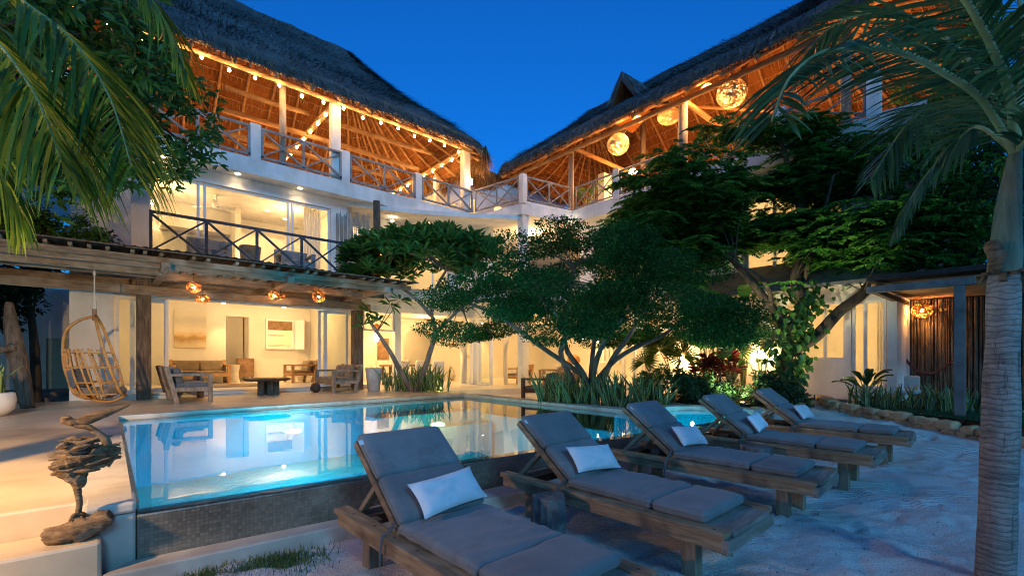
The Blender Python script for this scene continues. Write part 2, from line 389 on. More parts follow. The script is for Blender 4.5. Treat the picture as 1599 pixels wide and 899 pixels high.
def vnoise(x, y, seed=0):
    return noise.noise(Vector((x, y, seed)))
xa = axis(-600, -1, 13, 900, .042); yb = axis(-600, -1.2, 7.0, 1200, .042)
AA, BB = np.meshgrid(xa, yb, indexing='ij'); ZZ = ter0(AA, BB)
nz = np.zeros_like(ZZ)
for i in range(len(xa)):
    for j in range(len(yb)):
        x, y = xa[i], yb[j]
        if -1 <= x <= 13 and -1.2 <= y <= 7:
            d = .05 * vnoise(x * .9, y * .9) + .05 * vnoise(x * 2.6, y * 2.6, 4) + .018 * vnoise(x * 6, y * 6, 9)
            rk = max(0, vnoise(x * .45, y * .45, 3) + .25)
            d += .007 * math.sin((x * .9 + y * 1.4) * 26 + 5 * vnoise(x * 1.1, y * 1.1, 5)) * min(1, rk * 2.5)
            nz[i, j] = d
ft_ = np.random.default_rng(3)
for i in range(150):                                            # footprints
    fx, fy = ft_.uniform(.2, 11), ft_.uniform(-1.0, 3.3); an = ft_.normal() * .6 + .4; ca, sa = math.cos(an), math.sin(an)
    ii = (xa > fx - .3) & (xa < fx + .3); jj = (yb > fy - .3) & (yb < fy + .3)
    if not ii.any() or not jj.any(): continue
    Xl, Yl = AA[np.ix_(ii, jj)] - fx, BB[np.ix_(ii, jj)] - fy; u_, v_ = (Xl * ca + Yl * sa) / .13, (-Xl * sa + Yl * ca) / .055; q_ = u_ * u_ + v_ * v_
    nz[np.ix_(ii, jj)] += -.026 * np.exp(-q_ * .9) + .012 * np.exp(-(np.sqrt(q_) - 1.6) ** 2 * 3)
ZZ = ZZ + nz
ZZ = np.where(inside(AA, BB, [(-.0, 3.93), (-.0, 9.9), (7.1, 10.0), (7.1, 5.15), (7.25, 4.85), (8.4, 4.75), (8.9, 4.2), (8.95, 3.22)]), -1.7, ZZ)
ZZ = np.where((AA < -.15) & (BB > 3.9) & (BB < 14), -.2, ZZ); ZZ = np.where(BB > 9.9, np.minimum(ZZ, .25), ZZ)
mb = MB(); mb.grid(np.stack([AA, BB, ZZ], -1)); tag(mb.build('sand_ground', sand_m, smooth=True), kind='structure')

# terrace of polished cement
mb = MB(); mb.prism([(-30, 4.06), (-.12, 4.06), (-.12, 10.1), (7.3, 10.22), (7.3, 12.0), (6.2, 12.4), (6.2, 13.95), (-30, 13.95)], 0, .48)
tag(mb.build('terrace_deck', deck_m, bevel=.015), kind='structure')
mb = MB(); mb.prism([(-12, 3.70), (-.03, 3.70), (-.03, 4.055), (-12, 4.055)], 0, .31); mb.box(-12, -.35, 3.35, 3.695, 0, .15)
tag(mb.build('terrace_steps', deck_m, bevel=.02), kind='structure')
mb = MB(); mb.prism([(6.3, 12.05), (8.2, 11.9), (10.9, 11.1), (13.0, 9.6), (13.0, 7.4), (18, 7.4), (18, 20), (6.3, 20)], .1, .43)
tag(mb.build('indoor_floor', floor_in, bevel=.015), kind='structure')

pool = thing('swimming_pool', 'turquoise swimming pool with a mosaic clad infinity edge between the terrace and the loungers', 'swimming pool', (3.5, 6.5, 0))
mb = MB()                                                       # basin shell
n = len(POOL)
for i in range(n):
    (x0, y0), (x1, y1) = POOL[i], POOL[(i + 1) % n]
    mb.add([(x0, y0, -.95), (x1, y1, -.95), (x1, y1, .385), (x0, y0, .385)], [(0, 1, 2, 3)])
mb.add([(x, y, -.95) for x, y in POOL], [tuple(range(n))])
mb.build('basin', basin_m, pool)
WY = lambda a: 3.85 - .08 * a                                   # outer face of the infinity wall
mb = MB(); mb.prism([(.14, WY(.14)), (9.0, WY(9.0)), (9.0, WY(9.0) + .18), (.14, WY(.14) + .175)], -.3, .39)
mb.build('mosaic_wall', tile_wall, pool, bevel=.01)
mb = MB(); mb.prism([(8.82, 3.31), (9.0, 3.31), (8.98, 4.25), (8.38, 4.85), (8.27, 4.67), (8.77, 4.17)], -.3, .40); mb.build('end_wall', coping_m, pool)
def ring(path, w, z0, z1, side=1):
    """strip of coping along a path, offset outwards"""
    out = []; P = [Vector((x, y, 0)) for x, y in path]
    for i, p in enumerate(P):
        d0 = (P[i] - P[i - 1]).normalized() if i else None; d1 = (P[i + 1] - P[i]).normalized() if i < len(P) - 1 else None
        d = ((d0 or d1) + (d1 or d0)).normalized(); nn = Vector((-d.y, d.x, 0)) * side
        k = 1 / max(.5, nn.dot(Vector((-(d0 or d1).y, (d0 or d1).x, 0)) * side)); out.append(p + nn * w * k)
    return [(p.x, p.y) for p in P] + [(p.x, p.y) for p in reversed(out)]
def curve2(pts, n=6):
    """catmull-rom through 2-D or 3-D points"""
    P = [np.array(p, float) for p in pts]; o = []
    for i in range(len(P) - 1):
        a = P[max(i - 1, 0)]; b = P[i]; c = P[i + 1]; d = P[min(i + 2, len(P) - 1)]
        for k in range(n):
            t = k / n; o.append(.5 * ((2 * b) + (-a + c) * t + (2 * a - 5 * b + 4 * c - d) * t * t + (-a + 3 * b - 3 * c + d) * t ** 3))
    o.append(P[-1]); return [tuple(q) for q in o]
cop = [(.12, 3.98), (.12, 9.75), (7.0, 9.9), (7.0, 5.15), (7.2, 4.78), (7.6, 4.68), (8.25, 4.66), (8.75, 4.2), (8.8, 3.4)]
mb = MB()
q = ring(cop[:3], .26, .40, .484); mb.prism(q, .41, .484)
q = ring([(7.0, 9.9)] + curve2(cop[3:], 4), .34, .40, .48); mb.prism(q, .05, .478)
mb.build('coping', coping_m, pool, bevel=.015)
mb = MB(); mb.box(-.12, .136, 3.84, 4.14, .41, .486); mb.box(-.11, .137, 3.86, 4.1, -.1, .408); mb.build('corner_block', coping_m, pool, bevel=.02)
mb = MB()
mb.box(.122, 7.0, 9.70, 9.745, .36, .41); mb.build('waterline_tiles', tile_band, pool)
mb = MB(); mb.box(6.94, 6.995, 5.1, 9.7, .36, .41); mb.build('waterline_tiles', tile_band_y, pool); mb = MB(); mb.box(.125, .16, 4.1, 9.7, .36, .41); mb.build('waterline_tiles', tile_band_y, pool)
mb = MB(); mb.prism([(-.03, 3.66), (1.4, 3.56), (3.1, 3.28), (9.2, 2.86), (9.2, WY(9.2) - .002), (.1, WY(.1) - .002), (-.03, 3.69)], -.2, .11); mb.build('footing_curb', coping_m, pool, bevel=.012)
mb = MB(); mb.box(4.2, 6.9, 9.1, 9.7, -.9, .16); mb.box(5.0, 6.9, 8.6, 9.1, -.9, -.1); mb.build('entry_steps', basin_m, pool, bevel=.02)
for x, y, z, m_, c_, p_ in ((2.6, 9.2, .02, poolspot_m, (.25, .75, 1), 24), (5.2, 8.3, .0, poolspot_y, (.75, 1, .35), 14)):
    mb = MB(); mb.lathe([(.0, 0), (.13, .0), (.15, .02), (.12, .05), (.02, .07)], (x, y, z), 20); o = mb.build('underwater_lamp', m_, pool, smooth=True)
for x, y, p_, c_ in ((2.6, 9.0, 18, (.15, .75, 1)), (1.0, 6.5, 22, (.05, .62, 1)), (3.6, 6.0, 18, (.08, .66, 1)), (5.2, 8.2, 6, (.8, 1, .45)), (7.9, 4.0, 4, (.3, .8, 1)), (1.5, 4.8, 8, (.2, .7, 1))):  # only two sit at lamps; the others are added to brighten the water
    light('underwater_light', (x, y, .1), p_ * 1.0, c_, .12, parent=pool)
mb = MB(); mb.prism([(.14, WY(.14) + .004), (.14, 9.74), (6.99, 9.89), (6.99, 5.05), (7.2, 4.76), (8.25, 4.66), (8.75, 4.16), (8.8, WY(8.8) + .004)][::-1], .396, .4)
WP = [(.14, WY(.14) + .004), (8.8, WY(8.8) + .004), (8.75, 4.16), (8.25, 4.66), (7.2, 4.76), (6.99, 5.05), (6.99, 9.89), (.14, 9.74)]
mb = MB(); mb.add([(x, y, .4) for x, y in WP], [tuple(range(len(WP)))]); tag(mb.build('pool_water', water_m), kind='structure')

# ================================================================ THE VILLA
villa = thing('beach_villa', 'white three storey villa with thatched roofs and lit rooms around the pool', 'villa', (6, 15, 0))
mb = MB()
w = mb.box
# left wing, ground floor
w(-.65, .1, 14.05, 14.25, 0, 3.65); w(.1, 5.85, 14.05, 14.25, 2.88, 3.65); w(5.85, 6.05, 14.05, 14.25, 0, 3.65)
w(-.65, -.45, 14.25, 22.5, 0, 6.24)
mb.build('front_wall', plaster, villa)
mb = MB(); w = mb.box
# left wing, first floor
w(-.45, .7, 14.052, 14.25, 3.65, 6.24); w(.7, 5.05, 14.052, 14.25, 5.92, 6.24); w(5.05, 5.55, 14.052, 14.25, 3.65, 6.24)
w(5.55, 5.75, 14.25, 15.0, 3.65, 6.24); w(5.75, 6.0, 15.0, 15.2, 3.65, 6.24); w(6.0, 9.9, 15.0, 15.2, 5.9, 6.24); w(9.9, 10.2, 15.0, 15.2, 3.65, 6.24)
w(10.2, 10.4, 12.9, 15.2, 3.65, 6.24); w(.36, .66, 12.66, 12.9, 3.3, 6.24)
mb.build('upper_wall', plaster, villa)
mb = MB(); w = mb.box
w(6.05, 10.6, 14.05, 14.25, 2.95, 3.3); w(7.15, 7.36, 14.05, 14.25, .43, 2.95); w(10.35, 10.6, 14.05, 14.25, .43, 2.95)
w(10.35, 10.6, 11.7, 14.05, 2.95, 3.3)
w(10.46, 10.72, 11.4, 11.66, .2, 6.24)                                             # corner column
mb.prism([(10.72, 11.45), (13.0, 9.75), (13.0, 9.95), (10.72, 11.65)], 2.95, 3.3)
mb.build('courtyard_wall', plaster, villa)
# right wing
mb = MB(); w = mb.box
w(13.0, 13.2, 7.6, 9.95, 2.9, 3.3); w(13.0, 13.2, 6.95, 7.6, .2, 3.3)
# garden wall with window openings: b 2.2..6.95
for b0, b1, holes in ((6.95, 4.35, []), (4.35, 3.95, [(2.42, 2.84)]), (3.95, 2.98, [(1.38, 2.76)]), (2.98, 2.88, []), (2.88, 2.22, [(.74, 2.72)]), (2.22, 2.05, [])):
    z = .2
    for h0, h1 in holes: w(13.0, 13.2, b1, b0, z, h0); z = h1
    w(13.0, 13.2, b1, b0, z, 3.1)
w(13.2, 17, 2.05, 2.22, .2, 3.1)
# upper wall of the right wing
for b0, b1, holes in ((11.0, 10.3, []), (10.3, 8.2, [(3.7, 5.9)]), (8.2, 6.38, []), (6.38, 6.02, [(4.15, 4.8)]), (6.02, 5.2, []), (5.2, 3.0, [(3.7, 5.8)]), (3.0, 1.6, [])):
    z = 3.102
    for h0, h1 in holes: w(12.9, 13.1, b1, b0, z, h0); z = h1
    w(12.9, 13.1, b1, b0, z, 6.24)
mb.build('right_wing_wall', plaster, villa)
# slabs
mb = MB(); mb.prism([(-2.2, 13.6), (10.02, 13.6), (10.4, 11.38), (12.5, 11.02), (12.5, 1.5), (22, 1.5), (22, 22.5), (-2.2, 22.5)], 6.245, 6.6)
mb.build('terrace_slab', plaster, villa)
mb = MB(); mb.prism(curve2([(5.2, 14.06), (7.9, 13.12), (10.72, 11.36)], 8) + [(10.9, 11.7), (10.3, 13.61), (5.3, 14.07)], 6.10, 6.242)
mb.build('diagonal_canopy', plaster, villa)
mb = MB(); mb.box(.3, 5.9, 12.6, 14.048, 3.5, 3.66)
mb.prism(curve2([(5.9, 13.9), (7.9, 13.0), (10.46, 11.5)], 6) + [(10.6, 11.8), (13.0, 10.0), (13.0, 20), (5.9, 20)], 3.302, 3.64)
mb.build('balcony_slab', plaster, villa)
# parapet kerbs and piers of the roof terrace
mb = MB(); mb.box(-2.2, 10.0, 13.6, 13.75, 6.6, 6.68); mb.box(12.5, 12.62, 1.5, 11.0, 6.6, 6.7); mb.prism([(10.42, 11.38), (12.5, 11.02), (12.5, 11.12), (10.42, 11.48)], 6.6, 6.7)
mb.build('parapet', plaster, villa)
for x, y, s_, z1 in ((-.9, 13.6, .25, 7.6), (2.8, 13.6, .25, 7.6), (5.2, 13.6, .25, 7.6), (7.66, 13.6, .24, 7.58), (10.36, 11.3, .2, 7.58), (12.45, 9.0, .22, 7.6), (12.45, 4.1, .24, 7.6), (12.45, 2.25, .24, 7.6)):
    mb = MB(); mb.box(x, x + s_, y - .003, y + s_ - .003, 6.6, z1); mb.build('parapet_pier', plaster, villa, bevel=.01)
for x, y, s_, z1 in ((4.93, 13.66, .27, 8.98), (9.66, 13.66, .28, 8.98), (-1.2, 13.66, .28, 8.98), (14.6, 11.2, .8, 8.7)):
    mb = MB(); mb.box(x, x + s_, y, y + s_ * (.9 if s_ < .5 else .4), 6.6, z1); mb.build('roof_column', plaster, villa, bevel=.01)
# railings
def railing(p0, p1, z0, z1, bays, m_, name='railing', rustic=0):
    mb = MB(); P0, P1 = Vector(p0), Vector(p1); D = (P1 - P0)
    def pt(t, z): q = P0 + D * t; return (q.x, q.y, z)
    def bar(a, b, w_, h_):
        if rustic:
            m2 = tuple((a[i] + b[i]) / 2 + random.uniform(-.015, .015) for i in range(3)); mb.tube([a, m2, b], [w_ * .5, w_ * .55, w_ * .48], 7)
        else: mb.beam(a, b, w_, h_)
    bar(pt(0, z1), pt(1, z1), .07, .055); bar(pt(0, z0), pt(1, z0), .06, .05)
    e = .03 / max(D.length, .1)
    for i in range(bays + 1):
        t = min(max(i / bays, e), 1 - e); bar(pt(t, z0 - .02), pt(t, z1 - .03), .06, .06)
    for i in range(bays):
        t0, t1 = i / bays + e, (i + 1) / bays - e
        bar(pt(t0, z1 - .04), pt(t1, z0 + .03), .05, .045); bar(pt(t0, z0 + .032), pt(t1, z1 - .042), .045, .035)
    mb.build(name, m_, villa)
zz0, zz1 = 6.76, 7.5
railing((-.65, 13.62), (2.8, 13.62), zz0, zz1, 3, wood_rail); railing((3.05, 13.62), (5.2, 13.62), zz0, zz1, 2, wood_rail)
railing((5.45, 13.62), (7.66, 13.62), zz0, zz1, 2, wood_rail); railing((7.9, 13.62), (10.02, 13.62), zz0, zz1, 2, wood_rail)
rail_pale = M('pale_grey_round_rail', (.20, .18, .16), (.38, .35, .32), 5, rough=.7, bump=.4)
railing((10.04, 13.5), (10.40, 11.5), zz0, zz1, 2, rail_pale, rustic=1); railing((10.56, 11.34), (12.45, 11.04), zz0, zz1, 2, rail_pale, rustic=1)
railing((12.53, 10.9), (12.53, 9.22), zz0, zz1, 2, rail_pale, rustic=1); railing((12.53, 9.0), (12.53, 6.9), zz0, zz1, 2, rail_pale, rustic=1)
railing((12.53, 6.8), (12.53, 4.34), zz0, zz1, 2, rail_pale, rustic=1); railing((12.53, 4.1), (12.53, 2.5), zz0, zz1, 1, rail_pale, rustic=1)
rail_blue = M('dark_painted_rail', (.035, .045, .065), (.085, .10, .13), 5, rough=.55, bump=.3)
railing((.66, 12.7), (5.9, 12.7), 3.72, 4.6, 5, rail_blue)
mb = MB(); mb.tube([(5.92, 12.75, 3.3), (5.9, 12.75, 6.0)], .1, 10); mb.build('balcony_post', post_m, villa)
mb = MB()
for i in range(26):
    x = 5.15 + .028 * i; mb.tube([(x, 13.9 - i * .028, 3.7), (x + random.uniform(-.02, .02), 13.9 - i * .028, 5.0), (x + .01, 13.9 - i * .028, 5.75 + random.uniform(-.1, .12) - .005 * i)], .014, 5)
mb.build('stick_screen', stick_grey, villa)
# interior shells (floors, ceilings, partitions)
mb = MB(); w = mb.box
w(-.45, 6.05, 13.72, 22, .3, .6); w(.1, 5.8, 13.5, 13.718, .3, .54)
mb.build('room_floor', floor_in, villa, bevel=.008)
mb = MB(); w = mb.box
w(-.45, 5.85, 14.25, 22, 3.3, 3.49)                                       # ceiling below
w(-.45, 3.05, 18.5, 18.65, .6, 3.3); w(3.05, 3.75, 18.5, 18.65, 2.88, 3.3); w(3.75, 4.28, 18.5, 18.65, .6, 3.3)
w(4.28, 5.24, 18.5, 18.65, .6, 1.76); w(4.28, 5.24, 18.5, 18.65, 2.84, 3.3); w(5.24, 5.85, 18.5, 18.65, .6, 3.3)
w(5.85, 6.05, 14.25, 22, .6, 3.3); w(-.45, 5.85, 21.4, 21.6, .6, 3.3); w(3.95, 4.1, 18.65, 21.4, .6, 3.3)
mb.build('ground_room_shell', plaster_in, villa)
mb = MB(); w = mb.box                                                        # first floor room
w(-.45, 5.75, 14.252, 19, 3.5, 3.66); w(-.45, 3.2, 18.2, 18.4, 3.66, 6.24); w(3.2, 5.75, 17.4, 18.4, 3.66, 5.55); w(3.2, 5.75, 18.2, 18.4, 5.55, 6.24)
w(3.05, 3.2, 16.9, 18.2, 3.66, 6.24); w(1.2, 3.05, 17.6, 18.2, 5.5, 6.24); w(5.55, 5.75, 15.2, 17.4, 3.66, 6.24); w(-.6, -.44, 14.3, 18.4, 3.66, 6.24)
w(5.75, 10.2, 15.2, 19, 3.5, 3.66); w(5.75, 10.4, 18.2, 18.4, 3.66, 6.24); w(10.21, 10.39, 15.2, 18.2, 3.66, 6.24)
mb.build('upper_room_shell', plaster_in, villa)
# middle and right living rooms
mb = MB()
arc = [(9.55, .43)] + [(10.3 - .75 * math.cos(t), 2.05 + .75 * math.sin(t)) for t in np.linspace(0, math.pi, 13)] + [(11.05, .43)]
def wall_b(poly, y0, y1):
    n_ = len(poly); v = [(x, y0, z) for x, z in poly] + [(x, y1, z) for x, z in poly]
    mb.add(v, [tuple(range(n_)), tuple(range(n_, 2 * n_))[::-1]] + [(i, n_ + i, n_ + (i + 1) % n_, (i + 1) % n_) for i in range(n_)])
top = 3.3
left = [(6.05, .43), (6.05, top), (10.3, top)] + [p for p in arc[::-1] if p[0] <= 10.3]
wall_b([(6.05, .43), (9.55, .43)] + [p for p in arc[1:-1] if p[0] <= 10.3 + 1e-6] + [(10.3, top), (6.05, top)], 18, 18.2)
wall_b([(10.3, top)] + [p for p in arc[1:-1] if p[0] >= 10.3 - 1e-6] + [(11.05, .43), (18, .43), (18, top)], 18, 18.2)
mb.box(6.05, 18, 20.5, 20.7, .43, 3.3); mb.box(18, 18.2, 2.1, 20.5, .2, 6.24); mb.box(6.06, 18, 14.26, 20.5, 3.1, 3.29); mb.box(13.22, 18, 2.3, 14.2, 3.1, 3.29)
mb.box(13.2, 17.9, 7.1, 7.3, .43, 3.1); mb.box(17.0, 17.15, 2.2, 7.1, .2, 3.1); mb.box(13.2, 17, 2.22, 7.1, .4, .72); mb.box(12.95, 13.0, 2.2, 2.9, .5, .72)
mb.box(13.1, 18, 1.6, 1.8, 3.3, 6.24); mb.box(13.1, 18, 1.8, 18, 3.3, 3.64); mb.box(13.0, 13.2, 14.2, 17.9, 3.64, 6.24)
mb.prism([(10.72, 11.6), (13.2, 9.8), (13.2, 14.3), (10.6, 14.3)], 3.1, 3.3)
mb.build('living_room_shell', plaster_in, villa)
# awning roof of the garden room
mb = MB(); mb.add([(12.2, 1.9, 3.05), (12.2, 7.3, 3.05), (13.0, 7.3, 3.75), (13.0, 1.9, 3.75), (12.2, 1.9, 3.12), (12.2, 7.3, 3.12), (13.0, 7.3, 3.84), (13.0, 1.9, 3.84)],
                  [(0, 3, 2, 1), (4, 5, 6, 7), (0, 1, 5, 4), (1, 2, 6, 5), (2, 3, 7, 6), (3, 0, 4, 7)]); mb.build('lean_to_roof', dk_stone, villa)
# roof-terrace rooms behind
mb = MB(); w = mb.box
w(10.3, 11.5, 16.6, 16.8, 6.6, 9.4); w(11.5, 12.5, 16.6, 16.8, 8.6, 8.9); w(12.5, 13.4, 16.6, 16.8, 6.6, 8.9); w(13.4, 14.6, 16.6, 16.8, 8.6, 8.9); w(14.6, 17, 16.6, 16.8, 6.6, 8.9)
w(10.9, 17, 19, 19.2, 6.6, 8.9); w(10.9, 18.2, 16.5, 19.2, 8.9, 9.7)
mb.build('roof_terrace_room', plaster, villa)
mb = MB(); mb.box(16.2, 16.4, 8.0, 12.5, 6.6, 8.1); mb.build('roof_terrace_wall', plaster, villa)

# sliding windows: frame with mullions, pane as a sub-part
def win(axis_, c0, x0, x1, z0, z1, mull=(), name='window', fr=.06, glassy=True, m_=None, th=.07):
    mb = MB()
    def bx(u0, u1, v0, v1, d0, d1, mm=mb):
        if axis_ == 'b': mm.box(u0, u1, c0 + d0, c0 + d1, v0, v1)
        else: mm.box(c0 + d0, c0 + d1, u0, u1, v0, v1)
    bx(x0, x1, z1 - fr, z1, 0, th); bx(x0, x1, z0, z0 + fr, 0, th); bx(x0, x0 + fr, z0 + fr, z1 - fr, 0, th); bx(x1 - fr, x1, z0 + fr, z1 - fr, 0, th)
    for mx in mull: bx(mx - fr * .6, mx + fr * .6, z0 + fr, z1 - fr, .003, th - .003)
    f = mb.build(name, m_ or white_frame, villa)
    if glassy:
        g = MB(); bx(x0 + fr, x1 - fr, z0 + fr, z1 - fr, th * .5 - .004, th * .5 + .004, g); g.build('pane', glass_m, f)
    return f
win('b', 14.10, .12, .70, .6, 2.86, name='sliding_door'); win('b', 14.17, .38, 1.12, .6, 2.86, name='sliding_door', fr=.09)
win('b', 14.10, 4.86, 5.83, .6, 2.86, name='sliding_door', fr=.09); win('b', 14.18, 4.72, 5.62, .6, 2.86, name='sliding_door', fr=.07)
win('b', 14.10, .72, 5.03, 3.68, 5.9, (1.72, 1.86, 3.86, 3.98), name='balcony_window', fr=.05)
win('b', 15.05, 6.02, 9.88, 3.68, 5.88, (6.65, 9.2), name='balcony_window', fr=.06)
win('b', 14.10, 6.07, 7.14, 2.3, 2.94, name='transom_window', fr=.05)
win('a', 10.42, 14.3, 14.9, .44, 2.9, name='folding_door', fr=.08); win('a', 10.55, 13.2, 13.95, .44, 2.9, name='folding_door', fr=.07); win('a', 10.40, 13.1, 13.85, .44, 2.9, name='folding_door', fr=.05)
win('b', 15.6, 10.9, 11.6, .44, 2.9, name='folding_door', fr=.09)
win('a', 13.05, 9.2, 9.9, .44, 2.88, name='folding_door', fr=.07); win('a', 13.12, 8.75, 9.3, .44, 2.88, name='folding_door', fr=.07); win('a', 13.19, 8.55, 8.95, .44, 2.88, name='folding_door', fr=.07)
win('a', 13.02, 3.95, 4.35, 2.42, 2.84, name='garden_window'); win('a', 13.02, 2.98, 3.95, 1.38, 2.76, name='garden_window', fr=.05, mull=(3.4,))
win('a', 13.03, 2.24, 2.86, .74, 2.72, name='garden_door', fr=.05, mull=(2.62,))
win('a', 12.92, 6.02, 6.38, 4.15, 4.8, name='small_window', fr=.06); win('a', 12.93, 8.2, 10.3, 3.7, 5.9, (8.9, 9.6), name='balcony_window'); win('a', 12.93, 3.0, 5.2, 3.7, 5.8, (3.8, 4.5), name='balcony_window')
win('b', 16.65, 11.5, 12.5, 6.6, 8.6, (12.0,), name='terrace_door'); win('b', 16.65, 13.4, 14.6, 6.6, 8.6, (14.0,), name='terrace_door')
win('a', 17.9, 12.9, 14.2, 1.2, 2.6, (13.3, 13.8), name='inner_window', fr=.08)
# kitchen hatch: open white shutters around the opening in the back wall
win('b', 18.38, 4.28, 5.24, 1.76, 2.84, name='kitchen_hatch', glassy=False, th=.14)
mb = MB(); mb.box(4.34, 5.18, 18.44, 18.48, 2.45, 2.78); mb.build('hatch_blind', mid_wood, villa)
mb = MB(); mb.beam((5.26, 18.36, 2.3), (5.50, 18.05, 2.3), .04, 1.08); mb.build('hatch_shutter', white_frame, villa)
mb = MB(); mb.beam((3.05, 18.66, 1.72), (3.2, 19.3, 1.72), .05, 2.2); mb.build('inner_door', white_frame, villa)
mb = MB(); mb.box(3.0, 3.9, 20.2, 20.25, .6, 3.2); mb.build('dim_passage_wall', plaster_in, villa)
# patterned wallpaper panel upstairs
wp = NT('patterned_wall_panel'); v_ = wp.coord(scale=(3, 3, 3)); vo = wp.n('TexVoronoi'); vo.inputs['Scale'].default_value = 4; wp.l(v_, vo.inputs['Vector'])
wp.col(wp.mix(wp.noise(v_, 6, 5, .7), (.30, .30, .27), (.62, .58, .48))).rough(.8)
mb = MB(); mb.box(-.2, 2.95, 18.12, 18.19, 3.7, 5.4); mb.build('wallpaper_panel', wp.m, villa)
# downlights
def downlight(x, y, z, r=.05, p=0, c=WARM):
    mb = MB(); mb.lathe([(.001, -.012), (r, -.012), (r * 1.1, -.004), (r * 1.1, .02)], (x, y, z), 14); mb.build('downlight', spot_m, villa)
    if p: light('downlight_beam', (x, y, z - .06), p, c, .04, 'SPOT', villa, None, spot_size=R(130), spot_blend=.8)
for x, y, z, p in ((2.55, 13.83, 6.245, 3), (1.0, 13.83, 6.245, 3), (4.1, 13.83, 6.245, 3), (7.3, 14.55, 6.105, 4), (8.6, 14.4, 6.24, 4), (2.1, 17.3, 5.5, 0), (3.9, 16.6, 6.24, 3), (4.6, 17.2, 6.24, 0),
                   (11.6, 12.5, 6.24, 5), (12.3, 10.9, 6.24, 5), (9.2, 16.2, 6.24, 0)):
    downlight(x, y, z, p=p)
# room lamps (the rooms are lit; point lights hang just under each ceiling)
LAMP = [((1.6, 15.8, 2.9), 15), ((4.3, 16.6, 2.9), 19), ((4.8, 20, 2.7), 20), ((2.6, 19.3, 2.6), 5),
        ((1.4, 16, 5.7), 12), ((4.4, 15.9, 5.7), 13), ((7.8, 16.8, 5.8), 24),
        ((7.2, 15.8, 2.7), 18), ((9.6, 16.2, 2.7), 18), ((10.4, 19.2, 2.6), 14), ((12.2, 13.0, 2.7), 20), ((15.0, 10.6, 2.7), 26), ((15.5, 14.6, 2.6), 18),
        ((15, 3.0, 2.6), 12), ((15, 5.2, 2.6), 10), ((15, 9.2, 5.8), 36), ((15, 4.4, 5.6), 26), ((12.2, 12.8, 5.9), 24),
        ((12.4, 18, 8.3), 12), ((15, 18, 8.3), 8)]
for loc, p in LAMP: light('room_lamp', loc, p * 1.2, WARM, .12, parent=villa)
for x, y, z, p in ((2.9, 18.0, 3.2, 6), (4.75, 17.9, 3.2, 8), (1.0, 17.9, 6.1, 7), (8.2, 17.6, 3.05, 10), (13.5, 17.6, 3.05, 14), (17.4, 11.2, 3.05, 14), (17.4, 13.8, 3.05, 14), (9.6, 14.9, 3.05, 8), (8.0, 17.9, 6.1, 10)):
    downlight(x, y, z + .05, .045); light('added_wall_wash', (x, y, z), p * 3.4, WARM, .03, 'SPOT', villa, None, spot_size=R(75), spot_blend=.6)  # accent spots and their discs, added to vary the brightness of the walls
mb = MB(); mb.box(4.3, 5.22, 19.5, 19.8, 1.9, 1.94); mb.box(4.3, 5.22, 19.5, 19.8, 2.3, 2.34); mb.build('kitchen_shelf', white_frame, villa)
mb = MB(); mb.ball((3.35, 16.82, 4.75), .07, 10, sq=1.2); mb.build('wall_sconce', spot_m, villa, smooth=True); light('sconce_glow', (3.4, 16.7, 4.8), 4, WARM2, .06, parent=villa)
mb = MB(); mb.box(9.93, 9.99, 13.62, 13.66, 7.75, 7.95); mb.build('post_sconce', hot_m, villa); light('post_sconce_glow', (10.1, 13.5, 7.85), 5, WARM, .05, parent=villa)

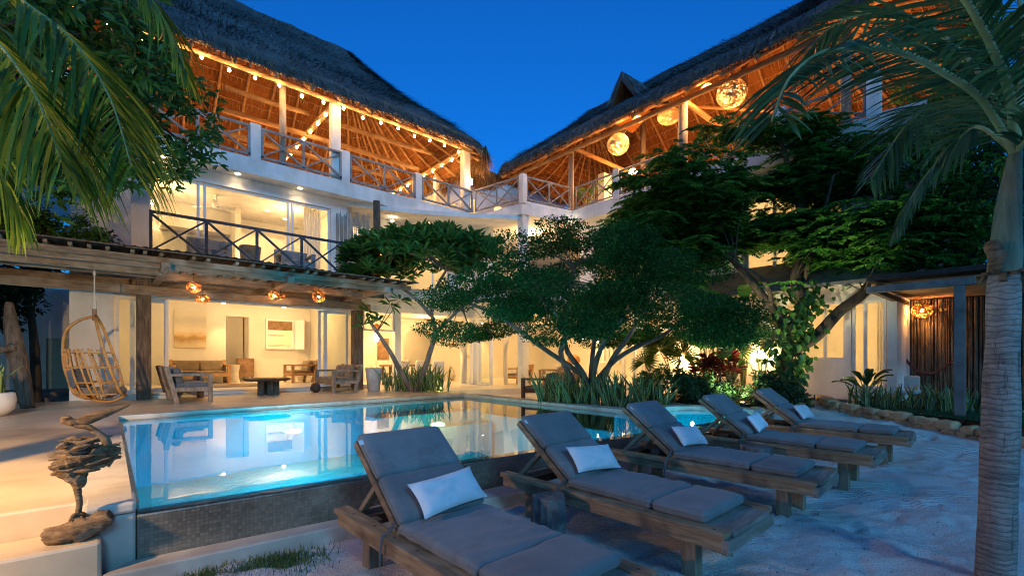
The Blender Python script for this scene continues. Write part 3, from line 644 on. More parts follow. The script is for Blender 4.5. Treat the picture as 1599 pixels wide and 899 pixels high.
# ---------------------------------------------------------------- thatched roofs
def thatched_roof(x0, x1, y0, y1, ze, E0, E1, zr, rad, seed, name, droop=()):
    E0, E1 = np.array(E0, float), np.array(E1, float)
    # rounded-rectangle perimeter
    per = []
    def arcp(cx, cy, a0, a1):
        for t in np.linspace(a0, a1, 9)[:-1]: per.append((cx + rad * math.cos(t), cy + rad * math.sin(t)))
    def seg(p, q):
        k = max(1, int(math.dist(p, q) / .22))
        for i in range(k): per.append((p[0] + (q[0] - p[0]) * i / k, p[1] + (q[1] - p[1]) * i / k))
    pi = math.pi
    seg((x0 + rad, y0), (x1 - rad, y0)); arcp(x1 - rad, y0 + rad, -pi / 2, 0); seg((x1, y0 + rad), (x1, y1 - rad)); arcp(x1 - rad, y1 - rad, 0, pi / 2)
    seg((x1 - rad, y1), (x0 + rad, y1)); arcp(x0 + rad, y1 - rad, pi / 2, pi); seg((x0, y1 - rad), (x0, y0 + rad)); arcp(x0 + rad, y0 + rad, pi, 1.5 * pi)
    P = np.array(per); N = len(P); d = E1 - E0; L2 = d @ d
    t = np.clip(((P - E0) @ d) / L2, 0, 1); Q = E0 + t[:, None] * d
    out = unit(P - Q)
    K = 43; sv = np.linspace(0, 1, K)
    def surf(i, s, lift=0.0):
        """points on the slope (index array i float, s array)"""
        i0 = np.floor(i).astype(int) % N; i1 = (i0 + 1) % N; f = (i - np.floor(i))[:, None]
        p = P[i0] * (1 - f) + P[i1] * f; q = Q[i0] * (1 - f) + Q[i1] * f
        xy = p + (q - p) * s[:, None]; z = ze + (zr - ze) * (s - .055 * np.sin(np.pi * s)) + lift
        return np.concatenate([xy, z[:, None]], 1)
    I, SS = np.meshgrid(np.arange(N + 1), sv, indexing='ij')
    inn = surf(I.ravel().astype(float), SS.ravel()).reshape(N + 1, K, 3)
    TH = .36
    outp = inn.copy(); outp[:, :, 2] += TH * np.minimum(1, .55 + SS * 4)
    for i in range(N + 1):
        for k in range(K):
            p = outp[i, k]; ii = i % N
            b_ = noise.noise(Vector((p[0] * .8, p[1] * .8, p[2] * .8 + seed))) * .10 + noise.noise(Vector((p[0] * 2.5, p[1] * 2.5, p[2] * 2.5))) * .05
            outp[i, k, 2] += b_ + .05 * (1 - (sv[k] * 14) % 1.0) * (k < K - 3)
            outp[i, k, :2] += out[ii] * (.10 if k == 0 else .04)
    outp[-1] = outp[0]
    eave = inn[:, :1].copy(); 
    for i in range(N + 1):
        ii = i % N; p = eave[i, 0]; e = noise.noise(Vector((p[0] * 1.6, p[1] * 1.6, seed))) * .12 + noise.noise(Vector((p[0] * 6, p[1] * 6, seed))) * .05
        eave[i, 0, :2] += out[ii] * (.16 + e * .3); eave[i, 0, 2] -= .06 + e
    eave[-1] = eave[0]
    mb = MB(); mb.grid(inn, 1); mb.grid(outp, 0, flip=True); mb.grid(np.concatenate([inn[:, :1], eave, outp[:, :1]], 1), 0, flip=True)
    # loose straw on the outside, along the slope
    def straws(n_, i, s, z_lift, ln, wd, m_, tilt, dirn=-1):
        p = surf(i, s, 0); p[:, 2] += z_lift
        p2 = surf(i, np.clip(s + dirn * .03, -.05, 1.03), 0); p2[:, 2] += z_lift
        dd = unit(p2 - p); dd = unit(dd + rdir(n_) * .22); nn = unit(np.cross(dd, np.cross(np.array([0, 0, 1.0]), dd)))
        sd = unit(np.cross(dd, nn)) * wd[:, None]; e = p + dd * ln[:, None] + np.array([0, 0, 1.0]) * (tilt * rng.random(n_))[:, None]
        p[:, 2] += .0; mb.quads(np.stack([p - sd, p + sd, e + sd * .4, e - sd * .4], 1), m_)
    n_ = 46000; i = rng.random(n_) * N; s = rng.random(n_) ** .8 * .98 + .01
    lift = TH * np.minimum(1, .55 + s * 4) + .02 + .05 * rng.random(n_)
    straws(n_, i, s, lift, .22 + .3 * rng.random(n_), .004 + .006 * rng.random(n_), 2, .12)
    # fringe at the eave
    n_ = 15000; i = rng.random(n_) * N; i0 = i.astype(int) % N; p = surf(i, np.zeros(n_)); o3 = np.concatenate([out[i0], np.zeros((n_, 1))], 1)
    cl = np.array([noise.noise(Vector((a[0] * 1.6, a[1] * 1.6, seed))) for a in p])
    p = p + o3 * (.02 + .12 * rng.random(n_))[:, None]; p[:, 2] += -.05 + .28 * rng.random(n_)
    dd = unit(o3 * .5 + np.array([0, 0, -.75]) + rdir(n_) * .35); ln = .10 + .16 * rng.random(n_) + .18 * np.clip(cl, 0, 1)
    sd = unit(np.cross(dd, rdir(n_))) * (.005 + .006 * rng.random(n_))[:, None]; e = p + dd * ln[:, None]
    cut = rng.random(n_) < .30
    mb.quads(np.stack([p - sd, p + sd, e + sd * .4, e - sd * .4], 1)[~cut], 2); mb.quads(np.stack([p - sd, p + sd, e + sd * .4, e - sd * .4], 1)[cut], 3)
    # rows of straw below, hanging from each batten
    rows = np.arange(.04, .97, .062)
    n_ = 1500
    for r in rows:
        i = rng.random(n_) * N; s = np.full(n_, r) + rng.normal(size=n_) * .004
        straws(n_, i, s, -.015 - .03 * rng.random(n_), .16 + .2 * rng.random(n_), .006 + .006 * rng.random(n_), 3, -.05)
    roof = mb.build(name, [thatch_out, thatch_in, straw_out, straw_in], villa)
    # rafters
    k = int(N * .22 / .88)
    for j in range(k):
        i = np.array([j * N / k + .0]); pts = []
        ph = random.random() * 6
        for s in np.linspace(-.02, .97, 8):
            p = surf(i, np.array([s]))[0]; w_ = .03 * math.sin(ph + s * 7); pts.append((p[0] + w_, p[1] - w_, p[2] - .10))
        m2 = MB(); m2.tube(pts, [.062 - .02 * q / 7 for q in range(8)], 7); m2.build('rafter', pole_m, roof, smooth=True)
    m2 = MB()
    for r in rows:
        pts = [tuple(q - np.array([0, 0, .045])) for q in surf(np.arange(0, N + .1, 3.0), np.full(len(np.arange(0, N + .1, 3.0)), r))]
        m2.tube(pts, .014, 4, cap=False)
    m2.build('batten', pole_m, roof)
    return roof
rl = thatched_roof(-3.4, 10.55, 13.05, 23.0, 8.85, (-.5, 18), (7.0, 18), 13.15, 1.3, 1.0, 'left_thatch_roof')
rr = thatched_roof(11.9, 22.2, .9, 14.75, 8.85, (17, 4.8), (17, 13.7), 12.65, .9, 5.0, 'right_thatch_roof')
# drooping tattered end of the left roof
mb = MB(); n_ = 5200
t = rng.random(n_); th = -math.pi / 2 + t * 2.2
px_ = np.where(t < .3, 9.25 + t * 1.0, 10.5 + .08 * rng.normal(size=n_)); 
p = np.stack([10.3 + .35 * np.sin(t * 3), 13.2 + 4.5 * t, 8.95 + .2 * rng.random(n_)], 1); dd = unit(np.stack([.15 + .25 * rng.normal(size=n_), .2 * rng.normal(size=n_), -np.ones(n_)], 1))
ln = (.35 + .55 * rng.random(n_)) * (.55 + .5 * np.sin(t * 9 + 1) ** 2); sd = unit(np.cross(dd, rdir(n_))) * .009; e = p + dd * ln[:, None]
mb.quads(np.stack([p - sd, p + sd, e + sd * .3, e - sd * .3], 1))
p = np.stack([10.9 + 1.2 * t, 14.4 + .7 * rng.random(n_), 8.75 + .15 * rng.random(n_)], 1); ln = .2 + .5 * rng.random(n_) * (1 - t * .5); e = p + dd * ln[:, None]
mb.quads(np.stack([p - sd, p + sd, e + sd * .3, e - sd * .3], 1)); mb.build('tattered_thatch', straw_in, rl)
# thatched dormer on the right roof
mb = MB(); A0 = np.array([13.35, 9.32, 11.45])
def dorm(y, z0):
    return [(13.3, y, z0)]
ax_, bx0, bx1, bz = 13.3, 8.62, 10.02, 9.95
apex = (13.2, 9.33, 11.15); back = (15.9, 9.33, 11.35)
for (yb_, sgn) in ((bx0, -1), (bx1, 1)):
    g = []
    for u in np.linspace(0, 1, 9):
        row = []
        for v in np.linspace(0, 1, 7):
            y = apex[1] + (yb_ - apex[1]) * v * (1.08); z = apex[2] + (bz - apex[2]) * v ** 1.05; x = (apex[0] - .12 * (1 - v)) + u * (back[0] - apex[0]) * (1 - .45 * v)
            z += .15 * u * (1 - v) + .04 * noise.noise(Vector((x * 3, y * 3, z * 3))); row.append((x, y, z))
        g.append(row)
    g = np.array(g); mb.grid(g, 0, flip=sgn > 0); g2 = g.copy(); g2[:, :, 2] -= .16; g2[:, :, 1] -= sgn * .1; mb.grid(g2, 1, flip=sgn < 0); mb.grid(np.stack([g[0], g2[0]], 0), 0)
    n_ = 2200; u = rng.random(n_); v = rng.random(n_); y = apex[1] + (yb_ - apex[1]) * v * 1.08; z = apex[2] + (bz - apex[2]) * v + .15 * u * (1 - v) + .03; x = apex[0] - .1 + u * 3 * (1 - .45 * v)
    p = np.stack([x, y, z], 1); dd = unit(np.stack([-.15 + .2 * rng.normal(size=n_), np.full(n_, sgn * .45) + .1 * rng.normal(size=n_), -np.ones(n_)], 1)); sd = unit(np.cross(dd, rdir(n_))) * .008; e = p + dd * (.15 + .2 * rng.random((n_, 1)))
    mb.quads(np.stack([p - sd, p + sd, e + sd * .4, e - sd * .4], 1), 2)
dm = mb.build('dormer', [thatch_out, thatch_in, straw_out], rr)
m2 = MB(); m2.tube([(13.3, bx0 + .06, bz), (13.2, 9.33, 10.95)], .03, 6); m2.tube([(13.3, bx1 - .06, bz), (13.2, 9.33, 10.95)], .03, 6); m2.tube([(13.25, bx0 + .2, bz + .1), (13.25, bx1, bz + .15)], .02, 6); m2.build('gable_pole', pole_m, rr)
# eave beams, tie beams, posts below the roofs
def poles(name, lst, m_=pole_m, n_=8):
    for a, b, r in lst:
        mb = MB(); A_, B_ = Vector(a), Vector(b); mid = (A_ + B_) / 2 + Vector((random.uniform(-.02, .02), random.uniform(-.02, .02), random.uniform(-.03, .02)))
        mb.tube([A_, mid, B_], [r, r * 1.03, r * .95], n_); mb.build(name, m_, villa, smooth=True)
poles('eave_beam', [((-3, 13.45, 8.86), (10.1, 13.45, 8.86), .07), ((12.45, 2, 8.84), (12.45, 14.3, 8.84), .08)])
poles('tie_beam', [((5.07, 13.5, 9.0), (5.07, 22, 9.05), .085), ((9.8, 13.5, 9.0), (9.8, 21.5, 9.05), .085), ((5.2, 15.9, 9.45), (9.9, 15.9, 9.55), .085), ((2.6, 15.9, 9.45), (5.0, 15.9, 9.5), .08),
                   ((2.6, 16.3, 8.95), (9.3, 16.3, 8.95), .09), ((2.0, 16.2, 8.2), (8.3, 16.2, 8.3), .08), ((12.5, 6.85, 8.95), (17, 6.85, 9.0), .08), ((12.5, 11, 8.95), (17, 11, 9.0), .08), ((13, 8.4, 9.6), (16, 5.6, 9.3), .05)])
poles('roof_post', [((3.62, 13.75, 6.6), (3.62, 13.75, 8.9), .09), ((12.62, 11.15, 6.6), (12.62, 11.15, 8.9), .1), ((12.66, 6.85, 6.6), (12.66, 6.85, 8.95), .14), ((17, 6.9, 6.6), (17, 6.9, 12.1), .12), ((17, 11, 6.6), (17, 11, 12.1), .12), ((12.66, 2.9, 6.6), (12.66, 2.9, 8.9), .11)], M('grey_roof_post', (.24, .18, .13), (.46, .40, .34), 3, (3, 3, .6), rough=.7, bump=.5))
# ================================================================ LOUNGERS
def seam(mb, c, w_, l_, rot=None):
    rot = rot or Matrix.Identity(3); pts = []; r = .03
    for sx, sy, a0 in ((1, 1, 0), (-1, 1, 90), (-1, -1, 180), (1, -1, 270)):
        for k in range(5):
            a = R(a0 + k * 22.5); pts.append(Vector((sx * (w_ / 2 - r) + r * math.cos(a), sy * (l_ / 2 - r) + r * math.sin(a), .012)))
    pts.append(pts[0]); mb.tube([tuple(rot @ p + Vector(c)) for p in pts], .0042, 5, cap=False)
sofa_wood = M('oiled_garden_wood', (.13, .09, .06), (.32, .25, .18), 3, (2, 6, 2), rough=.65, bump=.4)
def make_lounger(ks=0):
    t = thing('sun_lounger', 'sun lounger', 'sun lounger')
    W_, L_ = .78, 2.0
    for x, s in ((0, 1), (W_, -1)):
        mb = MB(); mb.box(min(x, x + s * .10), max(x, x + s * .10), 0, L_, .341, .375); mb.box(min(x + s * .018, x + s * .065), max(x + s * .018, x + s * .065), .02, L_ - .02, .262, .339)
        for y in (.08, .55, 1.0, 1.25, 1.5, 1.8):
            mb.lathe([(.001, .3758), (.011, .3758), (.011, .374)], (x + s * .05, y, 0), 8, m=1)
        mb.build('side_rail', [lounger_wood, metal_bk], t, bevel=.006)
    mb = MB(); mb.box(.02, W_ - .02, -.02, .03, .255, .334); mb.build('foot_rail', lounger_wood2, t, bevel=.005)
    mb = MB(); mb.box(.066, W_ - .066, L_ - .05, L_ - .01, .262, .333); mb.build('head_rail', lounger_wood2, t, bevel=.005)
    for k in range(9):
        y = -.02 + k * .152
        mb = MB(); mb.box(.102, W_ - .102, y, y + (.142 if k else .165), .337, .367 + .0015 * (k % 2)); mb.build('slat', lounger_wood2, t, bevel=.006)
    for x in (.10, W_ - .21):
        for y in (.22, 1.68):
            mb = MB(); mb.box(x, x + .10, y, y + .10, -.12, .336); mb.build('leg', lounger_leg, t, bevel=.006)
    mb = MB(); mb.box(.12, W_ - .12, 1.42, 1.46, .22, .30); mb.box(.12, W_ - .12, 1.86, 1.90, .24, .31); mb.box(.10, .14, 1.3, 1.95, .24, .30); mb.box(W_ - .14, W_ - .10, 1.3, 1.95, .24, .30); mb.build('lower_frame', dark_wood, t)
    ang = R(37.5); py, pz = 1.27, .385; L2 = .71
    def bp(y, z): return (0, py + y * math.cos(ang) - z * math.sin(ang), pz + y * math.sin(ang) + z * math.cos(ang))
    mb = MB()
    for x in (.10, W_ - .10):
        a_, b_ = bp(-.02, .0), bp(L2 + .02, .0); mb.beam((x, a_[1], a_[2]), (x, b_[1], b_[2]), .045, .05, up=(0, -1, 1))
    for k in range(6):
        y = .04 + k * .13; a_ = bp(y, .012); mb.beam((.12, a_[1], a_[2]), (W_ - .12, a_[1], a_[2]), .07, .02, up=(0, -math.sin(ang), math.cos(ang)))
    a_ = bp(L2, .0); mb.beam((.08, a_[1], a_[2]), (W_ - .08, a_[1], a_[2]), .05, .04, up=(0, -math.sin(ang), math.cos(ang)))
    mb.build('backrest_frame', lounger_wood, t, bevel=.004)
    for x in (.145, W_ - .145):
        a_ = bp(.40, -.03); mb = MB(); mb.beam((x, a_[1], a_[2]), (x, 1.90, .33), .035, .055, up=(1, 0, 0)); mb.build('prop', lounger_leg, t, bevel=.003)
    cx_, cw = W_ / 2, W_ - .15
    mb = MB(); mb.rbox((cx_, .335, .408), (cw, .375, .070), .030, .010, 16, .008, 1 + ks * 7.3, cz=(5, 9)); seam(mb, (cx_, .335, .408), cw, .375); mb.build('cushion', taupe, t, smooth=True)
    mb = MB(); mb.rbox((cx_, .90, .408), (cw, .745, .070), .030, .010, 30, .013, 5 + ks * 5.1, cz=(2.6, 13)); seam(mb, (cx_, .90, .408), cw, .745); mb.build('cushion', taupe, t, smooth=True)
    rm = Matrix.Rotation(ang, 3, 'X')
    for y, ln, sd in ((.18, .35, 2), (.545, .37, 3)):
        c = bp(y, .066); mb = MB(); mb.rbox((cx_, c[1], c[2]), (cw, ln, .070), .030, .010, 16, .007, sd + ks * 3.7, rot=rm, cz=(4, 6)); seam(mb, (cx_, c[1], c[2]), cw, ln, rm); mb.build('cushion', taupe, t, smooth=True)
    c = bp(.67, .09); mb = MB(); mb.beam((.075, c[1], c[2]), (.075, c[1] - .03, c[2] - .025), .003, .035, up=(1, 0, 0)); mb.build('care_label', white_fab, t)
    mb = MB(); mb.tube([(.06, 1.27, .46), (.045, 1.29, .40), (.0, 1.30, .38), (-.012, 1.30, .30), (-.01, 1.31, .16)], [.012, .014, .012, .012, .010], 6, flat=.5); mb.build('tie_strap', grey_fab, t, smooth=True)
    return t
llab = ['weathered wooden sun lounger with taupe cushions, nearest the camera and beside the pool curb',
        'wooden sun lounger with taupe cushions, second from the pool steps, between two log stumps',
        'middle one of the five wooden sun loungers, with a strap hanging from its side rail',
        'wooden sun lounger with taupe cushions, fourth in the row, behind the small far log stump',
        'farthest wooden sun lounger with taupe cushions, closest to the curved stone border']
spots = [(1.22, 1.19, 1.5, 0), (2.70, 1.21, 1, 0), (4.33, 1.2, 3, .01), (5.92, 1.13, 2.5, .02), (7.58, 1.08, 3.5, .03)]
lob = []
for k, (x, y, a, z) in enumerate(spots):
    o = make_lounger(k)
    o.location = (x, y, z); o.rotation_euler = (0, 0, R(a)); o['label'] = llab[k]; o['group'] = 'sun loungers lined up on the sand'; lob.append(o)
# strap only hangs long on some: keep a short tie elsewhere
for k, o in enumerate(lob):
    for ch in o.children:
        if ch.name.startswith('tie_strap') and k not in (2,): ch.scale = (1, 1, .82); ch.location.z = .075
def pillow(w_, h_, t_, seed):
    mb = MB(); n_ = 20
    for sg in (1, -1):
        g = []
        for i in range(n_ + 1):
            row = []
            for j in range(n_ + 1):
                u, v = 2 * i / n_ - 1, 2 * j / n_ - 1
                z = sg * t_ * (max(0, (1 - u ** 4) * (1 - v ** 4))) ** .55
                k = 1 - .07 * (1 - abs(v) ** 2) * abs(u) ** 3; l = 1 - .10 * (1 - u * u) * abs(v) ** 3
                z += sg * (noise.noise(Vector((u * 2.2, v * 2.2, seed))) * .012 + noise.noise(Vector((u * 7, v * 2.5, seed + 3))) * .006) * (1 - u ** 6) * (1 - v ** 6)
                row.append((u * w_ / 2 * k, v * h_ / 2 * l, z))
            g.append(row)
        mb.grid(np.array(g), flip=sg > 0)
    return mb
plab = ['plump white cotton pillow with a creased corner on the nearest lounger', 'white cotton pillow on the second lounger, behind the nearer black stump', 'white cotton pillow on the middle lounger',
        'white cotton pillow on the fourth lounger', 'small white cotton pillow on the farthest lounger beside the stone border']
for k, (x, y, a, z) in enumerate(spots):
    mb = pillow(.50, .24, .042, k * 3.1 + 1); o = mb.build('pillow', white_fab, None, smooth=True)
    tag(o, plab[k], 'pillow', 'white pillows on the loungers'); o.rotation_euler = (R(46 + 2 * k), R([-3, 3, 4, -2, 2][k]), R([4, -7, -5, 6, -3][k] + a)); lx, ly = .40 + [.02, -.02, .01, .02, 0][k], 1.235; o.location = (x + lx * math.cos(R(a)) - ly * math.sin(R(a)), y + lx * math.sin(R(a)) + ly * math.cos(R(a)), z + .575)

# ---------------------------------------------------------------- log stumps used as tables
def stump(x, y, z, r, h, label, seed, m_):
    mb = MB(); f = lambda t, zz: 1 + .06 * math.sin(3 * t + seed) + .05 * math.sin(5 * t + 2 * seed) + .03 * math.sin(11 * t + seed * 3)
    mb.lathe([(r * .98, -.08), (r * 1.02, .05), (r, h * .5), (r * .97, h - .015), (r * .93, h)], (0, 0, 0), 30, fn=f)
    o = mb.build('log_stump', m_, None); o.location = (x, y, z); tag(o, label, 'side table', 'log stumps used as side tables'); return o
stump_m = NT('charred_log'); v_ = stump_m.coord(scale=(1, 1, .25)); v2_ = stump_m.coord()
stump_m.col(stump_m.mix(stump_m.ramp(stump_m.noise(v2_, 5, 5, .7), [(.4, (0, 0, 0)), (.6, (1, 1, 1))]), (.055, .055, .06), (.20, .18, .16))).rough(.85)
stump_m.bump(stump_m.noise(v_, 22, 6, .75), 1.0, .02)
stump(2.43, 2.36, 0, .125, .40, 'black charred log stump standing between the first and second loungers', 1.0, stump_m.m)
stump(.80, 2.36, 0, .17, .24, 'low dark log stump with a ringed top, left of the nearest lounger', 2.2, stump_m.m)
stump(5.55, 2.12, .0, .17, .41, 'grey cracked log stump in front of the fourth lounger', 3.7, stump_m.m)

# ================================================================ PERGOLA AND TERRACE
pg = thing('timber_pergola', 'low weathered timber pergola with a dark flat roof over the terrace, below the villa balcony', 'pergola', (2, 12.5, .48))
def pbox(name, x0, x1, y0, y1, z0, z1, m_, b=.008):
    mb = MB(); mb.box(x0, x1, y0, y1, z0, z1); return mb.build(name, m_, pg, bevel=b)
def pbeam(name, p0, p1, w_, h_, m_):
    mb = MB(); mb.beam(p0, p1, w_, h_); return mb.build(name, m_, pg, bevel=.008)
pbox('post', .47, .73, 13.2, 13.46, .48, 3.18, post_m); pbox('post', 5.46, 5.74, 13.3, 13.56, .48, 2.84, post_m); pbox('post', -5.2, -4.94, 13.2, 13.46, .48, 3.1, post_m)
pbox('beam', -8, 5.9, 13.16, 13.198, 2.83, 3.03, wood_old); pbox('beam', -8, 5.9, 12.25, 12.33, 3.10, 3.24, wood_old); pbox('beam', -8, .8, 11.45, 11.55, 3.05, 3.20, wood_old)
pbox('beam', -8, 6.05, 10.98, 11.06, 3.22, 3.33, wood_old); pbox('beam', -8, 5.6, 11.10, 11.20, 3.13, 3.25, wood_old); pbox('beam', -8, 5.9, 13.8, 13.9, 3.1, 3.25, wood_old)
for x in (-6.6, -3.0, .82, 3.05, 5.35): pbeam('cross_beam', (x, 10.9, 3.16), (x, 13.9, 3.19), .15, .15, wood_oldy)
random.seed(3); x = -7.8
while x < 6.0:
    pbox('rafter', x, x + .055, 10.80, 13.98, 3.332, 3.38, wood_oldy, 0); x += random.choice([.24, .34, .5, .3, .18])
roofing = M('dark_corrugated_roofing', (.012, .011, .011), (.045, .038, .033), 6, (1, 4, 1), rough=.85, bump=.8, dist=.01)
g = [[(x_, y_, 3.40 + .012 * math.sin(x_ * 40) + .025 * math.sin(x_ * .9) + .04 * (y_ - 10.7)) for y_ in (10.68, 11.8, 13.0, 14.04)] for x_ in np.arange(-8, 6.12, .04)]
mb = MB(); mb.grid(np.array(g)); g2 = np.array(g); g2[:, :, 2] += .018; mb.grid(g2, flip=True); mb.grid(np.stack([np.array(g)[:, 0], g2[:, 0]], 1)); mb.build('roof_sheet', roofing, pg)
for x0_, x1_ in ((-8, -4.2), (-4.18, .2), (.22, 3.3), (3.32, 6.1)):
    pbox('edge_board', x0_, x1_, 10.66, 10.679, 3.375 + .02 * math.sin(x0_), 3.40 + .02 * math.sin(x0_), post_m)

# lattice balls of woven vine
def woven_shade(r, n_loops, th, sq, seed, cut=.75):
    rs = random.Random(seed); mb = MB()
    for k in range(n_loops):
        ax = Vector((rs.gauss(0, 1), rs.gauss(0, 1), rs.gauss(0, 1))).normalized(); off = rs.uniform(-cut, cut) * r; rr = math.sqrt(r * r - off * off)
        u = ax.orthogonal().normalized(); v = ax.cross(u); pts = []
        a0 = rs.uniform(0, 6.28); ln = rs.uniform(3.5, 6.28)
        for q in range(17):
            t = a0 + ln * q / 16; p = ax * off + (u * math.cos(t) + v * math.sin(t)) * rr * rs.uniform(.97, 1.03); pts.append((p.x, p.y, p.z * sq))
        if cut > .9:                                            # flat strips of peeled vine, which let the light through
            g = []
            for i, q in enumerate(pts):
                q0, q1 = Vector(pts[max(i - 1, 0)]), Vector(pts[min(i + 1, len(pts) - 1)]); w_ = Vector(q).cross(q1 - q0)
                w_ = w_.normalized() * th if w_.length > 1e-9 else Vector((0, 0, th)); g.append([tuple(Vector(q) - w_), tuple(Vector(q) + w_)])
            mb.grid(np.array(g))
        else: mb.tube(pts, th, 4, cap=False)
    return mb
def lantern(x, y, z, r, ztop, label, seed, sq=.85, loops=46, th=.006, power=3, group=None, core=.035, name='woven_lantern', m_=None):
    t = thing(name, label, 'lantern', (x, y, z), group)
    mb = woven_shade(r, loops, th, sq, seed, .985 if loops > 100 else .75); mb.V = [v + np.array([x, y, z]) for v in mb.V]; mb.build('shade', m_ or rattan_dk, t)
    mb = MB(); mb.ball((x, y, z), core, 8); mb.build('bulb', hot_m, t, smooth=True)
    mb = MB(); mb.tube([(x, y, z + r * sq * .2), (x, y, ztop)], .006, 5); mb.build('cord', metal_bk, t)
    light('lantern_light', (x, y, z - core * 1.7), power, WARM2 if core < .05 else WARM, .035, parent=t)
PL = [(1.35, 11.7, 2.90, .135, 'leftmost woven ball lantern, hung from the pergola above the terrace sofa', .85), (1.60, 12.4, 2.75, .15, 'flatter brown woven lantern just below the leftmost pergola lantern', .6),
      (2.92, 11.8, 2.88, .125, 'woven ball lantern at the middle of the pergola, left one of a touching pair', .9), (3.27, 12.6, 2.98, .09, 'small short woven lantern, right one of the touching pair under the pergola', .7),
      (4.0, 12.0, 2.97, .15, 'rightmost round woven lantern hanging at the pergola corner near the frangipani', .95)]
for k, (x, y, z, r, lab, sq) in enumerate(PL): lantern(x, y, z, r, 3.35, lab, k + 1, sq, power=7, group='woven lanterns under the pergola')

# hanging chair
HX, HY = -.2, 11.75
hc = thing('hanging_chair', 'golden rattan egg swing chair hanging by a rope from the pergola', 'hanging chair', (HX, HY, .6))
ru, rv = Vector((.985, -.17, 0)), Vector((.17, .985, 0))
def hp(x, y, z): p = Vector((HX, HY, .62)) + ru * x + rv * y; return (p.x, p.y, p.z + z)
def hoop(s): # front opening, s 0..1 from top down one side to the bottom
    return (.02 + .44 * s ** 1.1 - .06 * math.sin(s * 3.1), .43 * math.sin(min(1, s * 1.25) * math.pi / 1.28) ** .8 if s < .98 else 0.0, 1.53 * (1 - s) ** 1.0 + .04)
def hoopq(t):  # t in -1..1, closed at the top
    s = 1 - abs(t); x, y, z = hoop(s) if False else (.45 * (1 - abs(t)) ** .9, 0, 0)
    z = 1.53 * abs(t) ** 1.15 + .06; y = math.copysign(.40 * math.sin(math.pi * min(1, (1 - abs(t)) * .95 + .02)) ** .6, t) if abs(t) < .999 else 0
    return (.02 + .42 * (1 - abs(t)) ** .9, y * .95, z)
side = [hp(*hoopq(t)) for t in np.linspace(-1, 1, 41)]
mb = MB(); mb.tube(side, .026, 8); mb.build('front_hoop', rattan, hc, smooth=True)
spine = curve2([(0, 0, 1.58), (-.22, .05, 1.50), (-.40, .05, 1.30), (-.44, .05, .95), (-.40, .03, .55), (-.26, 0, .22), (-.02, 0, .02), (.25, 0, -.03), (.44, 0, .07)], 6)
for dy in (-.05, .06):
    mb = MB(); mb.tube([hp(x, y + dy * min(1, (1.6 - z) * 2), z) for x, y, z in spine], .025, 8); mb.build('back_hoop', rattan, hc, smooth=True)
def band(z, back, fx, wd):
    return [(fx * (1 - math.sin(t)) ** .6 * 1.0 + (-back) * math.sin(t) ** .9 if math.sin(t) > 0 else fx, wd * math.cos(t), z) for t in np.linspace(0.02, math.pi - .02, 19)]
BZ = [(.12, .28, .40, .33), (.34, .36, .36, .41), (.62, .41, .29, .42), (.90, .43, .20, .37)]
for z, bk, fx, wd in BZ:
    mb = MB(); mb.tube([hp(*p) for p in band(z, bk, fx, wd)], .017, 6); mb.build('rattan_band', rattan, hc, smooth=True)
for k in range(13):
    t = (k + 1) / 14; pts = []
    for (z, bk, fx, wd) in BZ[::-1]:
        b_ = band(z, bk, fx, wd); pts.append(b_[int(t * 18)])
    pts = [(pts[0][0], pts[0][1], pts[0][2] + .06)] + pts + [(pts[-1][0] * .55 + .04, pts[-1][1] * .5, .03)]
    mb = MB(); mb.tube([hp(*p) for p in curve2(pts, 3)], .018, 6); mb.build('rattan_rib', rattan, hc, smooth=True)
mb = MB(); mb.rbox(hp(.12, 0, .17), (.56, .52, .13), .06, .02, 10, .008, 3, rot=Matrix.Rotation(R(-41), 3, 'Z')); mb.build('seat_cushion', brown_fab, hc, smooth=True)
mb = MB(); mb.rbox(hp(-.20, 0, .42), (.12, .42, .36), .06, .0, 10, .008, 4, rot=Matrix.Rotation(R(-41), 3, 'Z') @ Matrix.Rotation(R(-14), 3, 'Y')); mb.build('back_cushion', grey_fab, hc, smooth=True)
mb = MB(); mb.tube([hp(0, 0, 1.50), hp(0, 0, 1.72)], .035, 8); mb.build('binding', mid_wood, hc)
mb = MB(); mb.tube([hp(0, 0, 1.68), (HX, HY, 3.12)], .012, 6); lp = [hp(.045 * math.cos(t) - .03, 0, 1.84 + .11 * math.sin(t)) for t in np.linspace(0, 6.28, 14)]; mb.tube(lp, .008, 5)
mb.tube([hp(0, 0, 1.72), hp(0, 0, 1.86)], .03, 8); mb.tube([hp(0, 0, 2.36), hp(0, 0, 2.42)], .024, 8); mb.build('rope', rope_m, hc)

